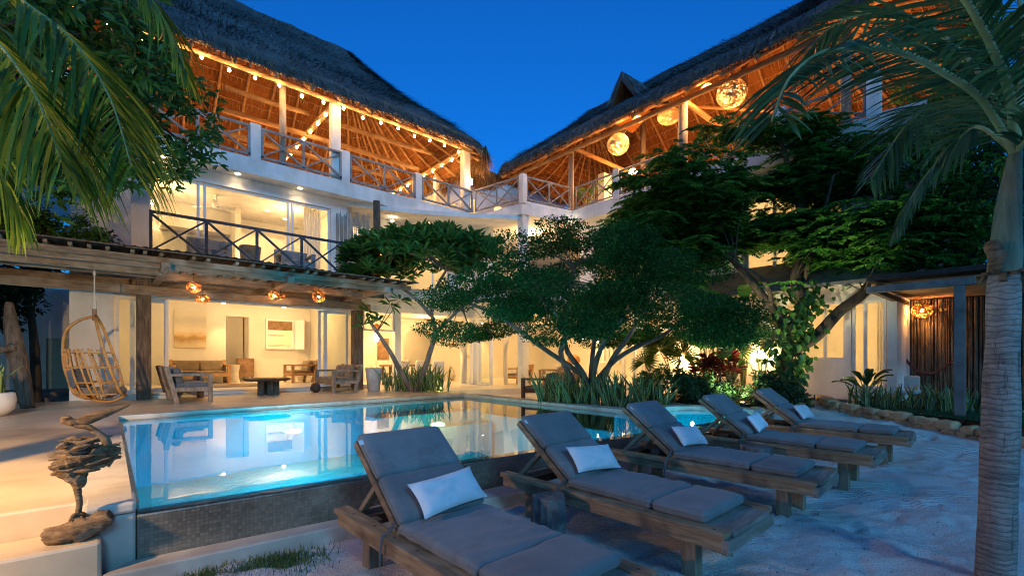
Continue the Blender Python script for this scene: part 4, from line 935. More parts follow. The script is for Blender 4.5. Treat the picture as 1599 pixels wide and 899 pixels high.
# sofas of weathered boards
def sofa(name, label, cat, loc, rz, w_=1.4, d=.78, ncush=2, frame=sofa_wood, panel=mid_wood, seat=grey_fab, back=brown_fab, sc=1, group=None, bright=None):
    t = thing(name, label, cat, (0, 0, 0), group)
    for x in (0, w_ - .09):
        mb = MB(); mb.box(x, x + .09, 0, .08, 0, .56); mb.beam((x + .045, d - .12, 0), (x + .045, d + .06, .76), .09, .09, up=(0, 1, 0)); mb.beam((x + .045, .0, .585), (x + .045, d + .03, .585), .11, .05); mb.box(x + .01, x + .08, .08, d - .1, .24, .33)
        mb.build('arm', frame, t, bevel=.006)
    mb = MB(); mb.box(.09, w_ - .09, .005, .06, .22, .34); mb.box(.09, w_ - .09, .06, d - .06, .26, .30); mb.build('seat_base', frame, t, bevel=.004)
    mb = MB(); mb.beam((.09, d - .02, .50), (w_ - .09, d - .02, .50), .05, .50, up=(0, .22, 1)); mb.build('back_panel', panel, t, bevel=.004)
    for k in range(max(1, ncush)):
        cw = (w_ - .2) / max(1, ncush)
        mb = MB(); mb.rbox((.10 + cw * (k + .5), d * .47, .355), (cw - .01, d * .84, .11), .04, .015, 10, .004, k); mb.build('seat_cushion', seat, t, smooth=True)
        mb = MB(); mb.rbox((.10 + cw * (k + .5), d * .80, .56), (cw - .03, .15, .36), .065, .0, 10, .012, k + 7, rot=Matrix.Rotation(R(-13), 3, 'X')); mb.build('back_cushion', back, t, smooth=True)
    t.location = loc; t.rotation_euler = (0, 0, rz); t.scale = (sc,) * 3; return t
sofa('garden_sofa', 'weathered grey wooden garden sofa with slate cushions, left of the black coffee table', 'sofa', (1.68, 11.62, .48), R(90), 1.35, .74, 2, back=grey_fab, group='sofas on the terrace')
sofa('garden_sofa', 'weathered wooden sofa with three brown back cushions, right of the coffee table', 'sofa', (4.48, 13.75, .48), R(-90), 1.4, .74, 3, seat=brown_fab, group='sofas on the terrace')
sofa('garden_armchair', 'dark brown wooden armchair behind the left terrace sofa, next to the pergola post', 'armchair', (1.66, 13.12, .48), R(90), .72, .72, 1, frame=dark_wood, back=brown_fab)
sofa('indoor_sofa', 'brown cushioned sofa against the back wall under the abstract painting', 'sofa', (1.45, 17.35, .6), 0, 1.55, .85, 2, frame=pole_m, seat=brown_fab)
sofa('indoor_armchair', 'wooden armchair with tan cushions inside, in front of the kitchen hatch', 'armchair', (4.55, 17.2, .6), R(-90), 1.0, .78, 1, frame=pole_m, seat=brown_fab)
sofa('daybed_sofa', 'low dark wooden sofa with brown cushions on the sand behind the snake plants', 'sofa', (9.75, 9.4, .3), R(200), 1.9, .85, 3, frame=dark_wood, seat=brown_fab, back=brown_fab)
sofa('lounge_chair', 'pale wooden armchair with a beige cushion behind the dark outdoor sofa', 'armchair', (11.6, 11.6, .43), R(215), .8, .75, 1, frame=pole_m, panel=pole_m, seat=cream_fab, back=cream_fab)
sofa('side_armchair', 'wooden armchair beside the folding doors, next to the white column', 'armchair', (11.5, 13.6, .43), R(-90), .8, .75, 1, frame=pole_m, panel=pole_m, seat=grey_fab, back=grey_fab)
sofa('white_sofa', 'long white linen sofa with a lilac pillow inside the garden room opening', 'sofa', (14.3, 8.0, .43), R(-90), 2.2, .9, 3, frame=cream_fab, panel=cream_fab, seat=cream_fab, back=white_fab)
sofa('balcony_armchair', 'grey armchair on the balcony, left of the round chair', 'armchair', (1.45, 13.15, 3.66), 0, .85, .7, 1, frame=wood_rail, panel=grey_fab, back=taupe, seat=taupe, group='armchairs on the balcony')
sofa('balcony_armchair', 'grey armchair on the balcony near the sheer curtain', 'armchair', (3.45, 13.15, 3.66), 0, .85, .7, 1, frame=wood_rail, panel=grey_fab, back=taupe, seat=taupe, group='armchairs on the balcony')
mb = MB(); mb.lathe([(.2, 0), (.22, .3), (.26, .62), (.24, .63), (.2, .36)], (2.75, 13.4, 3.66), 20); tag(mb.build('round_chair', brown_fab, None, smooth=True), 'small round tub chair between the two balcony armchairs', 'chair')
# coffee table
t = thing('coffee_table', 'black wooden coffee table with thick plank legs in the middle of the terrace', 'table', (3.05, 12.95, .48))
mb = MB(); mb.lathe([(.42, .36), (.50, .38), (.50, .42), (.46, .435)], (3.05, 12.95, .48), 24, fn=lambda a, z: 1 + .08 * math.cos(2 * a)); mb.build('table_top', dark_wood, t)
for x, y in ((-.18, -.12), (.02, -.16), (.18, -.08), (.0, .14)):
    mb = MB(); mb.box(3.05 + x - .065, 3.05 + x + .065, 12.95 + y - .065, 12.95 + y + .065, .48, .85); mb.build('leg', post_m, t, bevel=.01)
# pots
def pot(name, label, x, y, z, prof, m_, n_=28, f=None):
    mb = MB(); mb.lathe(prof, (0, 0, 0), n_, fn=f); o = mb.build(name, m_, None, smooth=True); o.location = (x, y, z); tag(o, label, 'planter'); return o
conc = M('grey_concrete_planter', (.32, .31, .30), (.50, .48, .46), 4, rough=.8, bump=.4)
pot('tall_planter', 'tall grey concrete planter standing right of the terrace sofa', 5.72, 12.55, .48, [(.14, 0), (.17, .02), (.23, .62), (.235, .66), (.20, .66), (.18, .55)], conc)
whitepot = M('white_clay_pot', (.62, .58, .50), (.78, .74, .66), 4, rough=.7, bump=.3)
pot('round_pot', 'round white clay pot holding the striped snake plant at the far left', -1.42, 11.0, .48, [(.16, 0), (.27, .10), (.30, .24), (.28, .36), (.26, .38), (.22, .37), (.2, .3)], whitepot)
pot('dark_ball', 'small dark round pot on the floor beside the brown sofa', 4.25, 13.0, .48, [(.05, 0), (.12, .05), (.14, .13), (.10, .24), (.05, .27)], dark_wood)
mb = MB(); mb.lathe([(.20, 0), (.17, .12), (.155, .35), (.19, .56), (.21, .6)], (3.18, 17.9, .6), 26, fn=lambda a, z: 1 + .05 * math.sin(4 * a)); tag(mb.build('stump_table', cream_fab, None), 'pale tree trunk side table beside the indoor sofa', 'side table')
t = thing('cabinet', 'small brown wooden cabinet below the inner doorway', 'cabinet', (3.58, 18.2, .6)); mb = MB(); mb.box(3.33, 3.83, 18.05, 18.4, .78, 1.42); mb.build('body', mid_wood, t)
for x in (3.36, 3.76):
    mb = MB(); mb.box(x, x + .04, 18.08, 18.12, .6, .78); mb.build('leg', dark_wood, t)
# painting
pt = NT('abstract_painting'); v_ = pt.coord(); sx = pt.n('SeparateXYZ'); pt.l(v_, sx.inputs[0])
nn_ = pt.noise(pt.coord(scale=(1, 1, 2)), 2.2, 6, .65, .4); a_ = pt.n('Math', operation='MULTIPLY_ADD'); pt.l(nn_, a_.inputs[0]); a_.inputs[1].default_value = .45; pt.l(sx.outputs[2], a_.inputs[2])
mr = pt.n('MapRange'); pt.l(a_.outputs[0], mr.inputs[0]); mr.inputs[1].default_value = -.45; mr.inputs[2].default_value = .85
pt.col(pt.ramp(mr.outputs[0], [(.1, (.62, .52, .36)), (.28, (.42, .26, .10)), (.38, (.66, .48, .26)), (.5, (.70, .64, .50)), (.75, (.52, .50, .44)), (.9, (.66, .62, .52))])).rough(.85)
mb = MB(); mb.box(-.44, .44, -.03, 0, -.62, .62); o = mb.build('abstract_painting', pt.m, None, bevel=.004); o.location = (2.04, 18.49, 2.38); tag(o, 'large pale abstract painting with a brown smear low down, on the living room back wall', 'painting')
# ceiling fan upstairs
t = thing('ceiling_fan', 'white three bladed ceiling fan in the upstairs room', 'fan', (2.4, 16, 6.2)); mb = MB(); mb.lathe([(.06, -.0), (.05, -.06), (.025, -.07), (.025, -.2), (.09, -.25), (.12, -.34), (.09, -.4), (.02, -.41)], (2.4, 16, 6.24), 18); mb.build('motor', white_frame, t)
for k in range(3):
    a = R(20 + 120 * k); mb = MB(); mb.beam((2.4 + .1 * math.cos(a), 16 + .1 * math.sin(a), 5.88), (2.4 + .68 * math.cos(a), 16 + .68 * math.sin(a), 5.88), .13, .012); mb.build('blade', white_frame, t)
# bed upstairs, curtains
t = thing('bed', 'white bed inside the upstairs room behind the balcony rail', 'bed', (.9, 16, 3.66)); mb = MB(); mb.rbox((.9, 16.2, 3.98), (1.4, 2.0, .34), .08, .02, 10); mb.build('mattress', white_fab, t, smooth=True)
mb = MB(); mb.rbox((.7, 15.4, 4.24), (.6, .4, .16), .07, .02, 8); mb.build('bed_pillow', white_fab, t, smooth=True)
def curtain(label, x, y, z0, z1, w_, along='x', tie=None, m_=curtain_m):
    g = []
    for i in range(50):
        u = i / 49; row = []
        for j in range(14):
            v = j / 13; z = z1 + (z0 - z1) * v; k = 1.0
            if tie is not None: k = .22 + .78 * abs((v - tie)) ** .8 / max(tie, 1 - tie) ** .8 if v < tie + .001 else .22 + .2 * (v - tie)
            off = .035 * math.sin(u * 40) * (1 + .3 * math.sin(v * 3)); p = w_ * (u * k + (1 - k) * (1 if tie is not None else 0))
            row.append((x + p, y + off, z) if along == 'x' else (x + off, y + p, z))
        g.append(row)
    mb = MB(); mb.grid(np.array(g)); tag(mb.build('curtain', m_, None, smooth=True), label, 'curtain')
curtain('sheer curtain gathered at the right end of the upstairs balcony window', 4.35, 14.35, 3.7, 5.9, .5)
curtain('cream curtain tied back beside the pilaster of the middle opening', 9.5, 14.4, .46, 2.95, .8, tie=.55)
curtain('cream curtain hanging inside the folding doors next to the white column', 10.9, 12.3, .46, 2.95, .6, 'y', tie=.5)
curtain('long curtain inside the white garden door below the awning', 13.5, 2.15, .74, 2.75, .35, 'y')
curtain('sheer curtain in the garden room beside the open folding doors', 13.35, 8.25, .46, 2.9, .35, 'y')
curtain('sheer curtain at the upper right wing window above the umbrella tree', 13.2, 7.95, 3.7, 5.9, .5, 'y')
# dining group in the middle room
t = thing('dining_table', 'long dining table with a brown top inside the middle room', 'table', (8.6, 15.8, .43)); mb = MB(); mb.box(7.6, 9.6, 15.4, 16.2, 1.12, 1.18); mb.build('table_top', mid_wood, t)
for x, y in ((7.7, 15.5), (9.5, 15.5), (7.7, 16.1), (9.5, 16.1)):
    mb = MB(); mb.box(x - .04, x + .04, y - .04, y + .04, .43, 1.119); mb.build('leg', dark_wood, t)
def dchair(x, y, rz, label):
    t = thing('dining_chair', label, 'chair', (0, 0, 0), 'white dining chairs'); mb = MB(); mb.rbox((0, 0, .42), (.5, .5, .12), .05, .01, 8); mb.build('seat', cream_fab, t, smooth=True)
    mb = MB(); mb.rbox((0, .24, .66), (.5, .10, .5), .045, 0, 8, rot=Matrix.Rotation(R(-8), 3, 'X')); mb.build('backrest', cream_fab, t, smooth=True)
    for a, b in ((-.2, -.2), (.2, -.2), (-.2, .2), (.2, .2)):
        mb = MB(); mb.tube([(a * .9, b * .9, .36), (a * 1.15, b * 1.15, 0)], [.022, .014], 6); mb.build('leg', dark_wood, t)
    t.location = (x, y, .43); t.rotation_euler = (0, 0, rz)
dchair(9.25, 15.0, R(180), 'white dining chair nearest the pool, at the right end of the table'); dchair(8.5, 14.9, R(180), 'white dining chair at the middle of the near side of the table'); dchair(7.8, 15.0, R(180), 'white dining chair at the left end of the near side of the table')
dchair(8.0, 16.55, 0, 'white dining chair on the far side of the table, left one'); dchair(9.0, 16.55, 0, 'white dining chair on the far side of the table, right one')
t = thing('glass_lantern', 'tall glass lantern with a woven cap hanging in the middle room', 'lantern', (6.9, 14.9, 2.1)); mb = MB(); mb.lathe([(.12, 2.32), (.09, 2.42), (.10, 2.55), (.03, 2.6)], (6.9, 14.9, 0), 16); mb.build('cap', rattan_dk, t)
mb = MB(); mb.lathe([(.05, 2.0), (.07, 2.1), (.05, 2.3)], (6.9, 14.9, 0), 12); mb.build('bulb', hot_m, t, smooth=True); mb = MB(); mb.tube([(6.9, 14.9, 2.58), (6.9, 14.9, 3.1)], .006, 5); mb.build('cord', metal_bk, t); light('lantern_light', (6.9, 14.9, 1.9), 3, WARM, .05, parent=t)
for lab, x, y, z, w_, h_, ax, m_ in (('wide grey abstract picture on the far wall of the middle room', 13.2, 17.97, 1.75, .9, .6, 'b', pt.m), ('tall brown picture left of the arch in the middle room', 8.6, 17.97, 1.8, .5, .9, 'b', mid_wood), ('small dark picture on the upstairs back wall', 4.6, 17.37, 4.9, .6, .5, 'b', dark_wood), ('square picture on the side wall of the right living room', 17.95, 10.2, 1.8, .8, .8, 'a', pt.m)):
    mb = MB(); (mb.box(-w_ / 2, w_ / 2, -.02, .02, -h_ / 2, h_ / 2) if ax == 'b' else mb.box(-.02, .02, -w_ / 2, w_ / 2, -h_ / 2, h_ / 2)); o = mb.build('wall_picture', m_, None, bevel=.004); o.location = (x, y, z); tag(o, lab, 'picture')
for lab, x, y, z, h in (('tall sideboard vase with dry stems inside the left living room', 5.35, 17.9, .6, .5), ('clay vase on the dining table', 8.6, 15.8, 1.18, .25), ('floor vase near the arch of the middle room', 11.6, 17.4, .43, .6)):
    mb = MB(); mb.lathe([(h * .18, 0), (h * .34, h * .35), (h * .22, h * .75), (h * .12, h * .85), (h * .16, h)], (0, 0, 0), 18); o = mb.build('vase', rope_m, None, smooth=True); o.location = (x, y, z); tag(o, lab, 'vase')
mb = MB(); mb.box(1.2, 3.6, 15.0, 16.8, .602, .615); tag(mb.build('rug', brown_fab, None), 'brown woven rug on the living room floor', 'rug')
mb = MB(); mb.box(13.4, 16.2, 9.2, 11.6, .432, .446); tag(mb.build('rug', cream_fab, None), 'cream rug in the right living room', 'rug')
# small things in the living room on the right
mb = woven_shade(.26, 60, .012, .8, 77); o = mb.build('wicker_lamp', rattan, None); o.location = (14.4, 12.6, 1.35); tag(o, 'round wicker lamp on the white pouf inside the living room', 'lamp')
mb = MB(); mb.rbox((0, 0, .35), (.9, .9, .7), .3, .04, 10); o = mb.build('pouf', white_fab, None, smooth=True); o.location = (14.4, 12.6, .43); tag(o, 'big white pouf in the right living room', 'pouf')
FW = [((11.7, 9.85), 2.05, 'left one of the pair'), ((12.3, 9.7), 1.98, 'right one of the pair'), ((11.1, 10.3), 2.35, 'hung by the white column'), ((12.6, 8.9), 1.85, 'hung lower between the branches'), ((12.7, 6.6), 2.6, 'high in the branches near the garden wall')]
for k, ((x, y), z, lab) in enumerate(FW):
    t = thing('festoon_bulb', 'bare warm bulb glowing behind the umbrella tree, ' + lab, 'bulb', (x, y, z), 'bare bulbs behind the umbrella tree'); mb = MB(); mb.ball((x, y, z), .035, 8, sq=1.3); mb.build('bulb', bulb_m, t, smooth=True)
    mb = MB(); mb.tube([(x, y, z + .04), (x, y, 2.95 if x < 12.65 else 3.1)], .005, 5); mb.build('cord', metal_bk, t); light('bulb_light', (x, y, z), 1.6, WARM2, .04, parent=t)
# wall lanterns of the garden wall
for k, (y, z, lab) in enumerate(((6.97, 1.45, 'brass wall lantern glowing on the garden wall behind the red leaves'), (4.78, 1.5, 'brass wall lantern glowing on the garden wall between the fan palms'))):
    t = thing('wall_lantern', lab, 'lantern', (12.85, y, z), 'wall lanterns on the garden wall'); mb = MB(); mb.box(12.93, 13.0, y - .06, y + .06, z + .0, z + .35); mb.box(12.78, 12.94, y - .05, y + .05, z + .16, z + .2); mb.build('bracket', mid_wood, t)
    mb = MB(); mb.lathe([(.03, -.08), (.06, -.04), (.06, .04), (.02, .09)], (12.8, y, z), 12); mb.build('bulb', bulb_m, t, smooth=True); light('lantern_light', (12.72, y, z), 9, WARM2, .05, parent=t)

# ================================================================ STRING LIGHTS AND ROOF LANTERNS
sl = thing('string_lights', 'festoon of small warm bulbs strung along the eave and tie beams of the left roof', 'string lights', (5, 13.4, 8.7))
pts1 = [(1.12 + .578 * k, 13.36, 8.66 + .04 * math.sin(k * 2.1)) for k in range(-4, 15)]
pts2 = [(5.02, 13.7 + .72 * k, 8.88) for k in range(11)]; pts3 = [(9.74, 13.9 + .68 * k, 8.88) for k in range(11)]
for L_ in (pts1, pts2, pts3):
    mb = MB(); cab = []
    for i in range(len(L_) - 1):
        a_, b_ = np.array(L_[i]), np.array(L_[i + 1]); cab += [tuple(a_ + [0, 0, .07]), tuple((a_ + b_) / 2 + [0, 0, .045])]
    cab.append(tuple(np.array(L_[-1]) + [0, 0, .07])); mb.tube(cab, .007, 5); mb.build('cable', metal_bk, sl)
    for i, p in enumerate(L_):
        mb = MB(); mb.ball(p, .036, 10, sq=1.25); mb.build('bulb', bulb_m, sl, smooth=True)
        light('bulb_light', (p[0], p[1], p[2] - .02), 2.9 if i % 2 == 0 else 2.2, WARM2, .04, parent=sl)
big_m = vine('pale_woven_vine', (.60, .44, .24), (.80, .64, .40))
RLn = [(12.8, 9.25, 8.55, .36, 'big pale woven globe lantern on the roof terrace, left of the wooden post', .95, 13), (12.75, 5.5, 8.6, .38, 'largest woven globe lantern, at the right of the roof terrace beside the palm', .95, 14), (13.6, 7.85, 9.2, .36, 'brown woven globe lantern tucked under the thatch behind the wooden post', .62, 12)]
for k, (x, y, z, r, lab, sq, p) in enumerate(RLn): lantern(x, y, z, r, 9.5, lab, 40 + k, sq, loops=230, th=.010, power=p, group='globe lanterns on the roof terrace', core=.085, name='globe_lantern', m_=big_m)
for k, (x, y, z, lab) in enumerate(((12.75, 8.45, 9.02, 'glowing dome lamp under the eave just right of the dormer'), (12.8, 6.2, 9.06, 'glowing dome lamp under the eave beside the largest globe'), (14.6, 9.9, 8.3, 'glowing dome lamp low at the back of the roof terrace'))):
    t = thing('dome_lamp', lab, 'lamp', (x, y, z), 'dome lamps on the roof terrace'); mb = MB(); mb.lathe([(.02, .12), (.10, .10), (.17, .03), (.18, 0)], (x, y, z), 18); mb.build('shade', rattan_dk, t, smooth=True)
    mb = MB(); mb.lathe([(.001, -.05), (.09, -.04), (.15, 0), (.14, .012)], (x, y, z), 18); mb.build('diffuser', bulb_m, t, smooth=True); mb = MB(); mb.tube([(x, y, z + .1), (x, y, z + .7)], .006, 5); mb.build('cord', metal_bk, t)
    light('lamp_light', (x, y, z - .1), 16, WARM2, .08, parent=t)
light('terrace_fill', (3, 17, 8.2), 30, WARM2, .2, parent=villa); light('terrace_fill', (8, 17.5, 8.2), 34, WARM2, .2, parent=villa); light('terrace_fill', (15.5, 5, 8.0), 75, WARM2, .2, parent=villa); light('terrace_fill', (15.5, 9.2, 8.0), 75, WARM2, .2, parent=villa)  # unseen fill lights without fixtures, added to brighten the thatch undersides
pot('storage_jar', 'large round clay jar on the roof terrace behind the railing', 10.1, 15.1, 6.6, [(.2, 0), (.38, .25), (.40, .5), (.28, .75), (.2, .78), (.22, .84), (.18, .84)], rope_m)

# ================================================================ DRIFTWOOD BIRD
db = thing('driftwood_bird', 'driftwood sculpture of a long beaked bird on a log, standing on the terrace step', 'sculpture', (-.14, 3.8, .31))
cr = ru; cf = rv
def dp(px, py, dep=0.0):
    """side view profile measured in pixels of the figure: 1 px = 3.78 mm, origin at the foot of the log"""
    s = .0029; p = Vector((-.14, 3.80, .31)) + cr * ((px - 115) * s) + cf * dep * .8; return (p.x, p.y, p.z + (850 - py) * .00378)
def wob(mb, pts, rad, n=10, amp=.25, seed=0):
    k = len(mb.V); mb.tube(pts, rad, n); V = mb.V[-1]; c = V.mean(0)
    for i in range(len(V)):
        q = V[i]; nn_ = noise.noise(Vector((q[0] * 18, q[1] * 18, q[2] * 18 + seed))) + .5 * noise.noise(Vector((q[0] * 50, q[1] * 50, q[2] * 50)))
        V[i] = q + (q - c) / (np.linalg.norm(q - c) + 1e-6) * nn_ * amp * max(rad)
def cpath(pts, rad, n=6):
    c = curve2(pts, n); r = np.interp(np.linspace(0, len(rad) - 1, len(c)), np.arange(len(rad)), rad); return c, list(r)
mb = MB(); c, r = cpath([dp(63, 832), dp(90, 838), dp(120, 832), dp(150, 824), dp(168, 822)], [.035, .058, .06, .056, .044]); wob(mb, c, r, 14, .45); mb.build('base_log', drift, db, smooth=True)
mb = MB(); c, r = cpath([dp(114, 815), dp(118, 790), dp(114, 765), dp(108, 745)], [.014, .015, .019, .036]); wob(mb, c, r, 8, .2)
for q, w_ in (((105, 815), -.02), ((122, 818), .03), ((130, 812), 0)): c, r = cpath([dp(115, 808), dp((115 + q[0]) / 2, 808, w_), dp(q[0], q[1], w_ * 2)], [.013, .011, .006]); wob(mb, c, r, 6, .2)
mb.build('leg', drift, db, smooth=True)
mb = MB()
c, r = cpath([dp(82, 718), dp(100, 720), dp(125, 722), dp(150, 716), dp(172, 706)], [.02, .055, .075, .065, .025], 7); wob(mb, c, r, 9, .6, 3)
c, r = cpath([dp(100, 735), dp(115, 752), dp(118, 765)], [.06, .05, .02]); wob(mb, c, r, 10, .3, 4)
rr_ = random.Random(11)
for k in range(64):
    a = rr_.uniform(0, 1); y0 = rr_.uniform(692, 742); x0 = rr_.uniform(76, 120); L_ = rr_.uniform(28, 62); dz = rr_.uniform(-.11, .09)
    c, r = cpath([dp(x0, y0 + rr_.uniform(-4, 4), dz), dp(x0 + L_ * .5, y0 - 2 + rr_.uniform(-6, 6), dz * 1.15), dp(x0 + L_, y0 - 4 + rr_.uniform(-8, 8), dz * .8)], [.003, rr_.uniform(.009, .021), .003]); wob(mb, c, r, 5, .5, k)
for k in range(12):
    y0 = rr_.uniform(690, 735); c, r = cpath([dp(162, y0), dp(174, y0 - rr_.uniform(-2, 12)), dp(184, y0 - rr_.uniform(0, 10))], [.02, .012, .004]); wob(mb, c, r, 6, .4, k)
for k in range(8):
    y0 = rr_.uniform(712, 752); c, r = cpath([dp(105, y0), dp(88, y0 + 1), dp(rr_.uniform(70, 80), y0 + rr_.uniform(-6, 6))], [.024, .02, .006]); wob(mb, c, r, 6, .4, k + 20)
mb.build('body', drift, db)
mb = MB(); c, r = cpath([dp(164, 706), dp(158, 692), dp(145, 680), dp(130, 670), dp(112, 666)], [.026, .022, .019, .018, .02]); wob(mb, c, r, 9, .2, 5); mb.build('neck', drift, db, smooth=True)
mb = MB(); c, r = cpath([dp(90, 652), dp(97, 657), dp(110, 662), dp(126, 660)], [.012, .026, .024, .02]); wob(mb, c, r, 9, .5, 6)
c, r = cpath([dp(108, 664), dp(135, 657), dp(165, 648), dp(185, 642), dp(200, 637)], [.020, .032, .025, .014, .004]); wob(mb, c, r, 9, .2, 7); mb.build('head', drift, db, smooth=True)

# ================================================================ LEFT EDGE
mb = MB()
for k in range(12):
    x = -1.52 - k * .17; mb.box(x - .155, x, 12.6 + (k % 3) * .01, 12.66 + (k % 3) * .01, .48, 2.8)
tag(mb.build('plank_fence', mid_wood, None, bevel=.006), 'tall brown plank fence at the far left edge of the terrace', 'fence')
mb = MB(); c, r = cpath([(-1.13, 12.42, .48), (-1.22, 12.45, 1.1), (-1.34, 12.5, 1.9), (-1.38, 12.52, 2.45)], [.10, .13, .12, .05]); wob(mb, c, r, 10, .3, 9); c, r = cpath([(-1.62, 12.3, 1.5), (-1.3, 12.4, 1.62)], [.06, .08]); wob(mb, c, r, 8, .3, 8)
tag(mb.build('leaning_log', post_m, None, smooth=True), 'tall rough driftwood log leaning against the plank fence', 'log')
t = thing('side_house', 'pale side house with a green door at the end of the dark alley', 'house', (-1.8, 17.5, .2)); mb = MB(); mb.box(-6, -1.25, 17.4, 17.6, .2, 3.2); mb.box(-.82, -.66, 17.4, 17.6, .2, 3.2); mb.box(-1.25, -.82, 17.4, 17.6, 1.95, 3.2); mb.box(-6, -.66, 17.6, 20, 3.2, 3.3); mb.build('wall', plaster, t)
mb = MB(); mb.box(-1.25, -.82, 17.45, 17.5, .6, 1.95); mb.build('door', M('pale_green_door', (.35, .42, .36), (.45, .52, .45), 4, rough=.5), t)
mb = MB(); mb.box(-3.5, -.66, 15.6, 17.39, .2, .6); mb.box(-3.5, -.66, 15.2, 15.59, .2, .5); tag(mb.build('alley_steps', dk_stone, None, bevel=.01), kind='structure')

# ================================================================ RIGHT SIDE PERGOLA, STICK WALL, HAMMOCK
pr = thing('cane_pergola', 'small pergola of round slats beside the palm trunk, roofed with dark cane', 'pergola', (12.6, 1.2, .4))
for k in range(22):
    x = 11.2 + k * .16; mb = MB(); mb.tube([(x, -.8, 2.80), (x, 2.15, 2.84)], .028, 6); mb.build('slat', pole_m, pr, smooth=True)
mb = MB(); mb.box(11.05, 14.7, -.9, 2.2, 2.90, 2.99); mb.build('roof_mat', roofing, pr)
for y in (-.75, 2.04): mb = MB(); mb.box(11.1, 14.4, y, y + .1, 2.66, 2.765); mb.build('beam', post_m, pr, bevel=.01)
cpost = M('grey_timber_post', (.09, .085, .08), (.20, .19, .18), 3, rough=.8, bump=.3)
mb = MB(); mb.box(11.0, 11.14, .83, .97, .3, 2.66); mb.box(11.0, 11.10, .7, 2.2, 2.662, 2.79); mb.build('post', cpost, pr, bevel=.01)
sw = thing('stick_wall', 'wall of upright dark sticks behind the hammock', 'wall', (14.5, 1, .5)); random.seed(5); mb = MB()
y = -1.6
while y < 2.03:
    r_ = random.uniform(.013, .024); mb.tube([(14.5 + random.uniform(-.02, .02), y, .5), (14.5 + random.uniform(-.03, .03), y + random.uniform(-.02, .02), 1.7), (14.5 + random.uniform(-.02, .02), y + random.uniform(-.02, .02), 2.78)], r_, 6); y += r_ * 1.9 + random.uniform(0, .012)
mb.build('sticks', stick_m, sw); mb = MB(); mb.box(14.56, 14.6, -1.6, 2.04, .5, 2.8); mb.build('backing', metal_bk, sw)
lantern(14.2, 1.78, 2.52, .2, 2.8, 'round woven lantern hanging before the stick wall on the right', 61, .85, loops=60, power=16)
hm = [(14.1 + .1 * u, 2.28 - 1.1 * u, 1.88 - .42 * u - .62 * math.sin(math.pi * u ** .9)) for u in np.linspace(0, 1, 22)]
g = [[(p[0] + s_ * .02, p[1] + s_ * .02, p[2] + (abs(s_) * .05 - .03) * (1 if 2 < i < 19 else .2)) for s_ in (-1, -.5, 0, .5, 1)] for i, p in enumerate(hm)]
mb = MB(); mb.grid(np.array(g)); mb.tube(hm, [.012 + .022 * math.sin(math.pi * k / 21) for k in range(22)], 6, flat=.6); tag(mb.build('hammock', M('maroon_hammock', (.14, .035, .025), (.26, .08, .06), 20, rough=.9), None, smooth=True), 'dark red hammock slung in front of the stick wall', 'hammock')
t = thing('garden_armchair', 'pale square armchair in front of the stick wall', 'armchair', (13.6, 1.9, .45)); t_ch = t; mb = MB(); mb.rbox((13.7, 1.95, .93), (.10, .55, .42), .05, 0, 8, rot=Matrix.Rotation(R(10), 3, 'Y')); mb.build('backrest', conc, t, smooth=True)
mb = MB(); mb.tube(curve2([(13.3, 2.2, .45), (13.3, 2.18, .85), (13.6, 2.15, .95)], 4), .012, 6); mb.tube(curve2([(13.3, 1.7, .45), (13.3, 1.68, .85), (13.6, 1.7, .95)], 4), .012, 6); mb.build('frame', rattan, t); mb = MB(); mb.rbox((13.45, 1.95, .78), (.5, .6, .1), .04, 0, 8); mb.build('seat', conc, t, smooth=True)

t_ch.location = (13.75, 2.0, .33)
# ================================================================ VEGETATION
zf0 = lambda x, y: float(ter0(np.array(x), np.array(y)))
g_small = leafmat('small_dark_leaf', (.008, .036, .010), (.020, .085, .020), (.06, .16, .032), rough=.7, spec=.08)
g_plum = leafmat('plumeria_leaf', (.02, .08, .018), (.045, .15, .03), (.11, .24, .05), rough=.4)
g_feather = leafmat('feathery_leaf', (.012, .07, .014), (.04, .17, .03), (.14, .36, .06), rough=.55, spec=.2, trans=.35)
g_mango = leafmat('broad_lance_leaf', (.012, .05, .010), (.035, .11, .02), (.08, .19, .03), rough=.4)
g_palm = leafmat('palm_leaflet', (.025, .07, .010), (.07, .14, .015), (.22, .28, .03), rough=.4, trans=.4)
g_palmd = leafmat('dark_palm_leaflet', (.022, .075, .030), (.05, .135, .05), (.13, .20, .07), rough=.4)
g_snake = leafmat('snake_plant_core', (.02, .06, .03), (.045, .11, .05), (.08, .16, .07), rough=.4, trans=.05)
g_snakey = leafmat('snake_plant_edge', (.20, .24, .06), (.34, .36, .10), (.42, .42, .14), rough=.4, trans=.05)
g_shrub = leafmat('shrub_leaf', (.012, .04, .018), (.03, .08, .03), (.06, .12, .04), rough=.35)
g_red = leafmat('red_cordyline_leaf', (.10, .012, .012), (.20, .03, .025), (.14, .07, .02), rough=.35)
g_poth = leafmat('pothos_leaf', (.015, .06, .015), (.035, .12, .022), (.11, .22, .045), rough=.3)
g_dark = leafmat('night_tree_leaf', (.004, .014, .008), (.010, .03, .014), (.02, .05, .02), rough=.5, trans=.1)
g_ban = leafmat('broad_fan_leaf', (.02, .07, .02), (.05, .13, .03), (.12, .22, .06), rough=.4)
palm_stem = M('green_palm_stem', (.16, .20, .07), (.34, .38, .18), 3, rough=.5, bump=.2)

